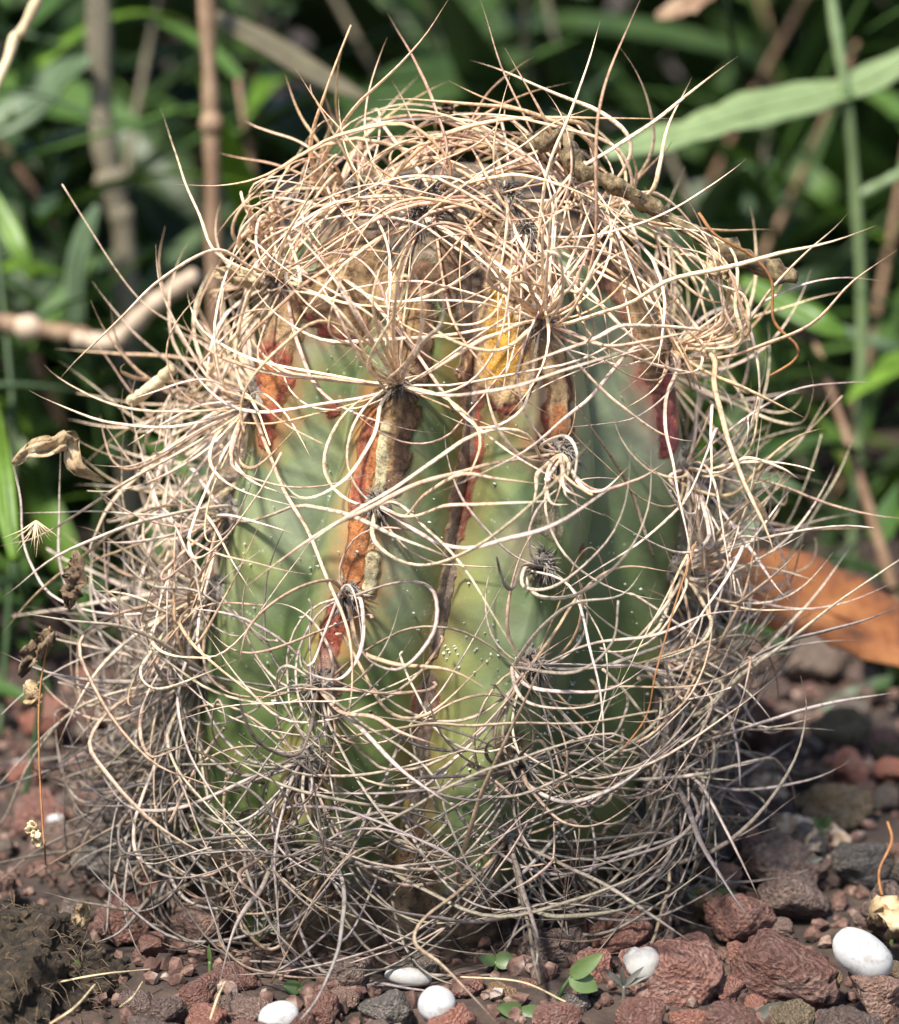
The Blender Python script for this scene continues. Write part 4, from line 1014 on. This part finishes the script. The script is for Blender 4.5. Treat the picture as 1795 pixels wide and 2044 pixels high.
big_leaf('broad_leaf', gnd(-80, .2), [P(-60, 270, .3), P(20, 235, .3), P(110, 165, .3), P(180, 120, .29)], .014, 'leaf_blue', 'grey green leaf beside the olive grey woody stem')
big_leaf('broad_leaf', gnd(350, .22), [P(420, 30, .22), P(520, 80, .22), P(620, 140, .22), P(735, 200, .22)], .0075, 'leaf_olive', 'narrow olive brown leaf slanting behind the crown of the cactus')
big_leaf('broad_leaf', gnd(1720, .22), [P(1480, 560, .21), P(1570, 610, .205), P(1640, 645, .20), P(1690, 670, .20)], .008, 'leaf_bright', 'bright green leaf behind the long spines on the right')
big_leaf('broad_leaf', gnd(-20, .1), [P(-20, 380, .23), P(10, 440, .225), P(40, 500, .22), P(65, 560, .22)], .006, 'leaf_bright', 'yellow green leaf hanging above the brown stick')
big_leaf('broad_leaf', gnd(165, .24), [P(160, 650, .24), P(150, 560, .24), P(170, 470, .24), P(195, 410, .24)], .0065, 'leaf_blue', 'upright blue green leaf below the olive grey woody stem')
big_leaf('broad_leaf', gnd(20, .05), [P(30, 1120, .05), P(15, 1020, .055), P(5, 920, .06), P(-10, 800, .06)], .005, 'leaf_bright', 'upright bright green leaf behind the curled dry leaf')
big_leaf('dead_leaf', gnd(1650, .1), [P(1380, 1150, .08), P(1520, 1180, .075), P(1680, 1230, .07), P(1860, 1330, .06)], .022, 'orange_leaf', 'big orange brown dead leaf lying behind the spines', fold=.5, wavy=.06, stalk=False)
big_leaf('dead_leaf', gnd(1620, .40), [P(1440, -25, .22), P(1400, 0, .22), P(1360, 20, .22), P(1310, 35, .22)], .0075, 'cane', 'curled brown dead leaf hanging over the pale green leaf', fold=.8, wavy=.15, stalk=True)

# ------------------------------------------------------------------ litter
def twigged(name, pts, r, mat, label, cat='twig', wob=.25, twist=0, part='shaft'):
    pts = [Vector(p) for p in pts]; base = pts[0].copy(); path = catmull([p - base for p in pts], 60)
    v, f = tube(path, lambda t: (r(t) if callable(r) else r), 10, .75, twist)
    V = [q + (q - path[i // 10]) * wob * noise.noise((q + base) * 700) for i, q in enumerate(v)]
    o = mesh_obj(name, V, f, M[mat]); o.location = base; return tag(o, label, cat)
twigged('dry_twig', [P(1040, 285, -.012), P(1090, 282, -.02), P(1130, 268, -.024), P(1150, 330, -.03), P(1200, 355, -.03), P(1290, 405, -.028), P(1370, 455, -.026), P(1480, 515, -.024), P(1590, 555, -.022)],
        lambda t: (.0018 + .0004 * math.sin(t * 23) + .0003 * math.sin(t * 61)) * (1 if t < .93 else 1.25), 'bark', 'twisted dry brown twig lying across the crown spines', 'twig', .9, 9)
twigged('orange_fibre', [P(1395, 425, -.03), P(1430, 470, -.032), P(1500, 510, -.03), P(1540, 560, -.03), P(1545, 640, -.03), P(1590, 690, -.03), P(1585, 720, -.03), P(1535, 752, -.03)], .0004, 'fibre', 'thin curling orange fibre hanging from the twisted brown twig', 'fibre')
twigged('orange_fibre', [P(1390, 1080, -.06), P(1350, 1200, -.066), P(1310, 1340, -.07), P(1290, 1430, -.07), P(1240, 1500, -.07)], .00017, 'fibre', 'thin orange fibre hanging down over the right flank spines', 'fibre')
twigged('red_root', [P(100, 1250, -.04), P(80, 1380, -.045), P(78, 1500, -.05), P(85, 1640, -.055), P(90, 1700, -.055), G(92, 1740)], .00026, 'fibre', 'thin red brown stalk hanging over the spines by the mossy mound', 'stalk')
twigged('red_root', [P(1772, 1640, -.03), P(1780, 1680, -.035), P(1755, 1740, -.04), P(1765, 1800, -.05), P(1782, 1830, -.055)], .0003, 'fibre', 'thin orange root over the grey speckled stone', 'root')
def crumple(name, pts, W, mat, label, cat, seed, amp=.5):
    """crumpled dry scrap: a closed, folded sheet with thickness"""
    base = Vector(pts[0]); path = catmull([Vector(p) - base for p in pts], 24); V = []; F = []
    off = Vector((seed * 3.1, seed, 0))
    for i, p in enumerate(path):
        t = i / 24; d = (path[min(24, i + 1)] - path[max(0, i - 1)]).normalized(); s = d.cross(Vector((0, -1, .3))).normalized(); q = s.cross(d)
        w = W * (.55 + .6 * abs(noise.noise(Vector((t * 4, 0, 0)) + off))) * max(.25, math.sin(math.pi * (.12 + .8 * t)))
        ring = []
        for k in range(7):
            x = -1 + 2 * k / 6; h = amp * w * noise.noise(Vector((t * 5, x * 1.6, 1)) + off) + amp * .6 * w * noise.noise(Vector((t * 14, x * 4, 2)) + off)
            ring.append(p + s * x * w * .5 + q * h)
        V += ring + [r_ + q * .0005 for r_ in ring[::-1]]
    for i in range(24):
        for k in range(14): F.append((i * 14 + k, i * 14 + (k + 1) % 14, (i + 1) * 14 + (k + 1) % 14, (i + 1) * 14 + k))
    F.append(tuple(range(14))[::-1]); F.append(tuple(24 * 14 + k for k in range(14)))
    o = mesh_obj(name, V, F, M[mat]); o.location = base; return tag(o, label, cat)
crumple('dry_leaf', [P(28, 925, -.035), P(60, 900, -.037), P(105, 890, -.036), P(140, 880, -.035), P(150, 930, -.035), P(205, 960, -.03)], .0062, 'dry', 'curled tan dry leaf perched on the spines at left', 'dry leaf', 3, .9)
crumple('dry_husk', [P(150, 1100, -.04), P(155, 1140, -.042), P(145, 1180, -.043), P(135, 1215, -.043)], .0062, 'dry_dark', 'shrivelled brown husk hanging in the left spines', 'husk', 7, 1.2)
crumple('dry_husk', [P(108, 1262, -.04), P(85, 1285, -.042), P(60, 1310, -.043), P(42, 1350, -.042)], .0068, 'dry_dark', 'larger dark shrivelled husk below the first in the left spines', 'husk', 9, 1.2)
crumple('dry_husk', [P(60, 1360, -.03), P(65, 1390, -.032), P(75, 1410, -.032)], .006, 'dry', 'small tan husk tucked under the larger dark husk', 'husk', 12, 1.2)
crumple('dry_flower', [P(435, 550, -.012), P(460, 545, -.014), P(495, 560, -.014), P(520, 575, -.012)], .0055, 'dry', 'papery dried flower remnant at the left shoulder of the cactus', 'dry flower', 15, 1.2)
crumple('dry_flower', [P(1415, 530, -.03), P(1432, 540, -.032), P(1455, 555, -.032)], .005, 'dry', 'small crumpled dry flower on the right shoulder spines', 'dry flower', 18, 1.4)
crumple('dry_flower', [P(890, 235, -.005), P(893, 220, -.005), P(900, 200, -.005)], .0042, 'dry_dark', 'little brown dry flower stub on top of the crown', 'dry flower', 20, 1.0)
crumple('seed_husk', [P(60, 1640, -.055), P(68, 1660, -.056), P(78, 1690, -.056)], .0042, 'straw', 'pale empty seed husk dangling above the mossy mound', 'husk', 22, 1.3)
crumple('dry_leaf', [G(1740, 1840, .006), G(1765, 1810, .012), G(1795, 1850, .010), G(1770, 1870, .004)], .008, 'dry', 'curled brown leaf ring beside the grey speckled stone', 'dry leaf', 25, .8)
crumple('dry_leaf', [G(150, 1860, .004), G(165, 1830, .008), G(160, 1800, .012)], .005, 'dry', 'narrow cream leaf scrap standing by the dark red stone', 'dry leaf', 28, 1.0)
for i, (x, y) in enumerate([(300, 790), (255, 800)]):
    pass
# feathery seed
fr = empty('feathery_seed', P(72, 1040, -.04)); tag(fr, 'feathery straw coloured seed tuft caught in the left spines', 'seed')
for i in range(16):
    a = -2.6 + 2.0 * i / 15 + rl.gauss(0, .05); L = rl.uniform(.004, .0075)
    v, f = tube([Vector((0, 0, 0)), Vector((math.cos(a) * L * .5, rl.gauss(0, .0008), math.sin(a) * L * .55)), Vector((math.cos(a) * L * 1.1, rl.gauss(0, .0015), math.sin(a) * L * .95))], lambda t: .00022 * (1.1 - t), 4); mesh_obj('bristle', v, f, M['straw'], fr)
# seedlings
def seedling(px, py, h, leaves, mat, label, lean=0.0, z0=0.0):
    b_ = G(px, py, z0); r_ = empty('seedling', b_); tag(r_, label, 'seedling')
    H = h * PIX * 1.35; top = Vector((lean * H, 0, H))
    v, f = tube(catmull([Vector((0, 0, -.003)), Vector((lean * H * .2, 0, H * .5)), top], 8), lambda t: .00055 - .0002 * t, 6); mesh_obj('stem', v, f, M[mat], r_)
    for (a, el, L, W) in leaves:
        d = Vector((math.cos(a), -.35, el)); v, f = blade(top, d, L * PIX * 1.25, W * PIX * 1.3, .35, .25, up=Vector((0, -1, .5)), n=8, shape=.8); mesh_obj('leaf', v, f, M[mat], r_)
seedling(1110, 2030, 62, [(.3, .9, 62, 26), (-.2, -.4, 46, 34)], 'seedling', 'pale green seedling with two rounded leaves by the brown stone', .35)
seedling(1040, 2040, 16, [(.2, -.2, 75, 34), (2.6, .3, 40, 26)], 'seedling', 'low seedling with one broad grey green leaf near the round white pebble')
seedling(990, 1965, 36, [(0, .3, 34, 28), (3.0, .4, 30, 20)], 'seedling', 'small green seedling shaded under the cactus by the red stone')
seedling(1245, 2020, 40, [(2.5, .9, 46, 9), (.8, .9, 46, 9), (.2, .6, 40, 8), (1.7, 1, 34, 8)], 'grey_sprout', 'dry grey sprout with upright leaves below the cloudy shell pebble')
seedling(515, 1880, 22, [(1.2, .8, 44, 16), (2.0, .8, 44, 18), (.4, .3, 40, 20), (2.9, .3, 36, 18)], 'seedling', 'leafy little rosette sprouting between brown stones under the spines')
seedling(600, 1990, 12, [(.3, .4, 34, 22), (2.8, .4, 30, 22)], 'seedling', 'tiny bright seedling behind the half buried white pebble')
seedling(1420, 1830, 26, [(0, .4, 50, 34), (2.9, .5, 46, 36), (1.5, .9, 30, 24)], 'seedling', 'dull green seedling at the foot of the right hand spines')
seedling(1600, 1770, 40, [(1.0, .3, 40, 16), (2.6, .5, 40, 14)], 'grey_sprout', 'thin grey sprout in front of the broad brown stone')
seedling(1510, 2040, 10, [(.6, .5, 60, 20), (2.4, .6, 30, 12)], 'grey_sprout', 'curled grey green sprout before the dusty red brown stone')
seedling(420, 1970, 40, [(1.6, 1, 30, 7)], 'seedling', 'single upright green shoot by the dusty pink stone')
seedling(150, 1985, 30, [(1.4, .8, 30, 20)], 'seedling', 'small blue green shoot at the edge of the mossy mound')
seedling(1780, 1880, 20, [(1.3, .5, 36, 20)], 'seedling', 'single green leaf behind the big white pebble')
seedling(1640, 1710, 50, [(1.2, .9, 30, 16), (2.2, .8, 30, 14)], 'seedling', 'upright young seedling left of the grey speckled stone')

# more litter
twigged('straw_stub', [P(262, 802, -.012), P(300, 775, -.016), P(345, 735, -.018)], .0016, 'straw', 'pale hollow straw stub caught in the left shoulder spines', 'straw', .3)
crumple('insect_wing', [P(1490, 985, -.045), P(1515, 1010, -.046), P(1535, 1040, -.046)], .0022, 'dry_dark', 'small dark insect wing caught in the right flank spines', 'wing', 31, .3)
for i, (pp, lab) in enumerate([
    ([(110, 1962), (200, 1945), (300, 1935)], 'thin straw lying across the soil by the mossy mound'),
    ([(190, 1965), (150, 2010), (100, 2044)], 'bent thin straw on the soil below the mossy mound'),
    ([(240, 2010), (265, 1990), (285, 1960)], 'short upright straw in the soil by the small orange red stone'),
    ([(420, 2035), (435, 1990), (450, 1960)], 'thin straw leaning on the dusty pink stone'),
    ([(1130, 2000), (1040, 1960), (920, 1950)], 'long thin grey straw over the stones by the round white pebble')]):
    twigged('loose_straw', [G(x, y, .006 + .003 * (j == 1)) for j, (x, y) in enumerate(pp)], .00022, 'straw', lab, 'straw')
for i, (pp, lab) in enumerate([
    ([(1540, 1640), (1580, 1650), (1640, 1648)], 'pale dry leaf lying behind the right hand spines'),
    ([(1610, 1690), (1650, 1670), (1700, 1680)], 'cream dry leaf lying before the grey speckled stone'),
    ([(1500, 1560), (1540, 1570), (1570, 1590)], 'small pale leaf scrap shaded behind the right hand spines')]):
    crumple('dry_leaf', [G(x, y, .004) for (x, y) in pp], .009, 'wood_pale', lab, 'dry leaf', 40 + i, .5)
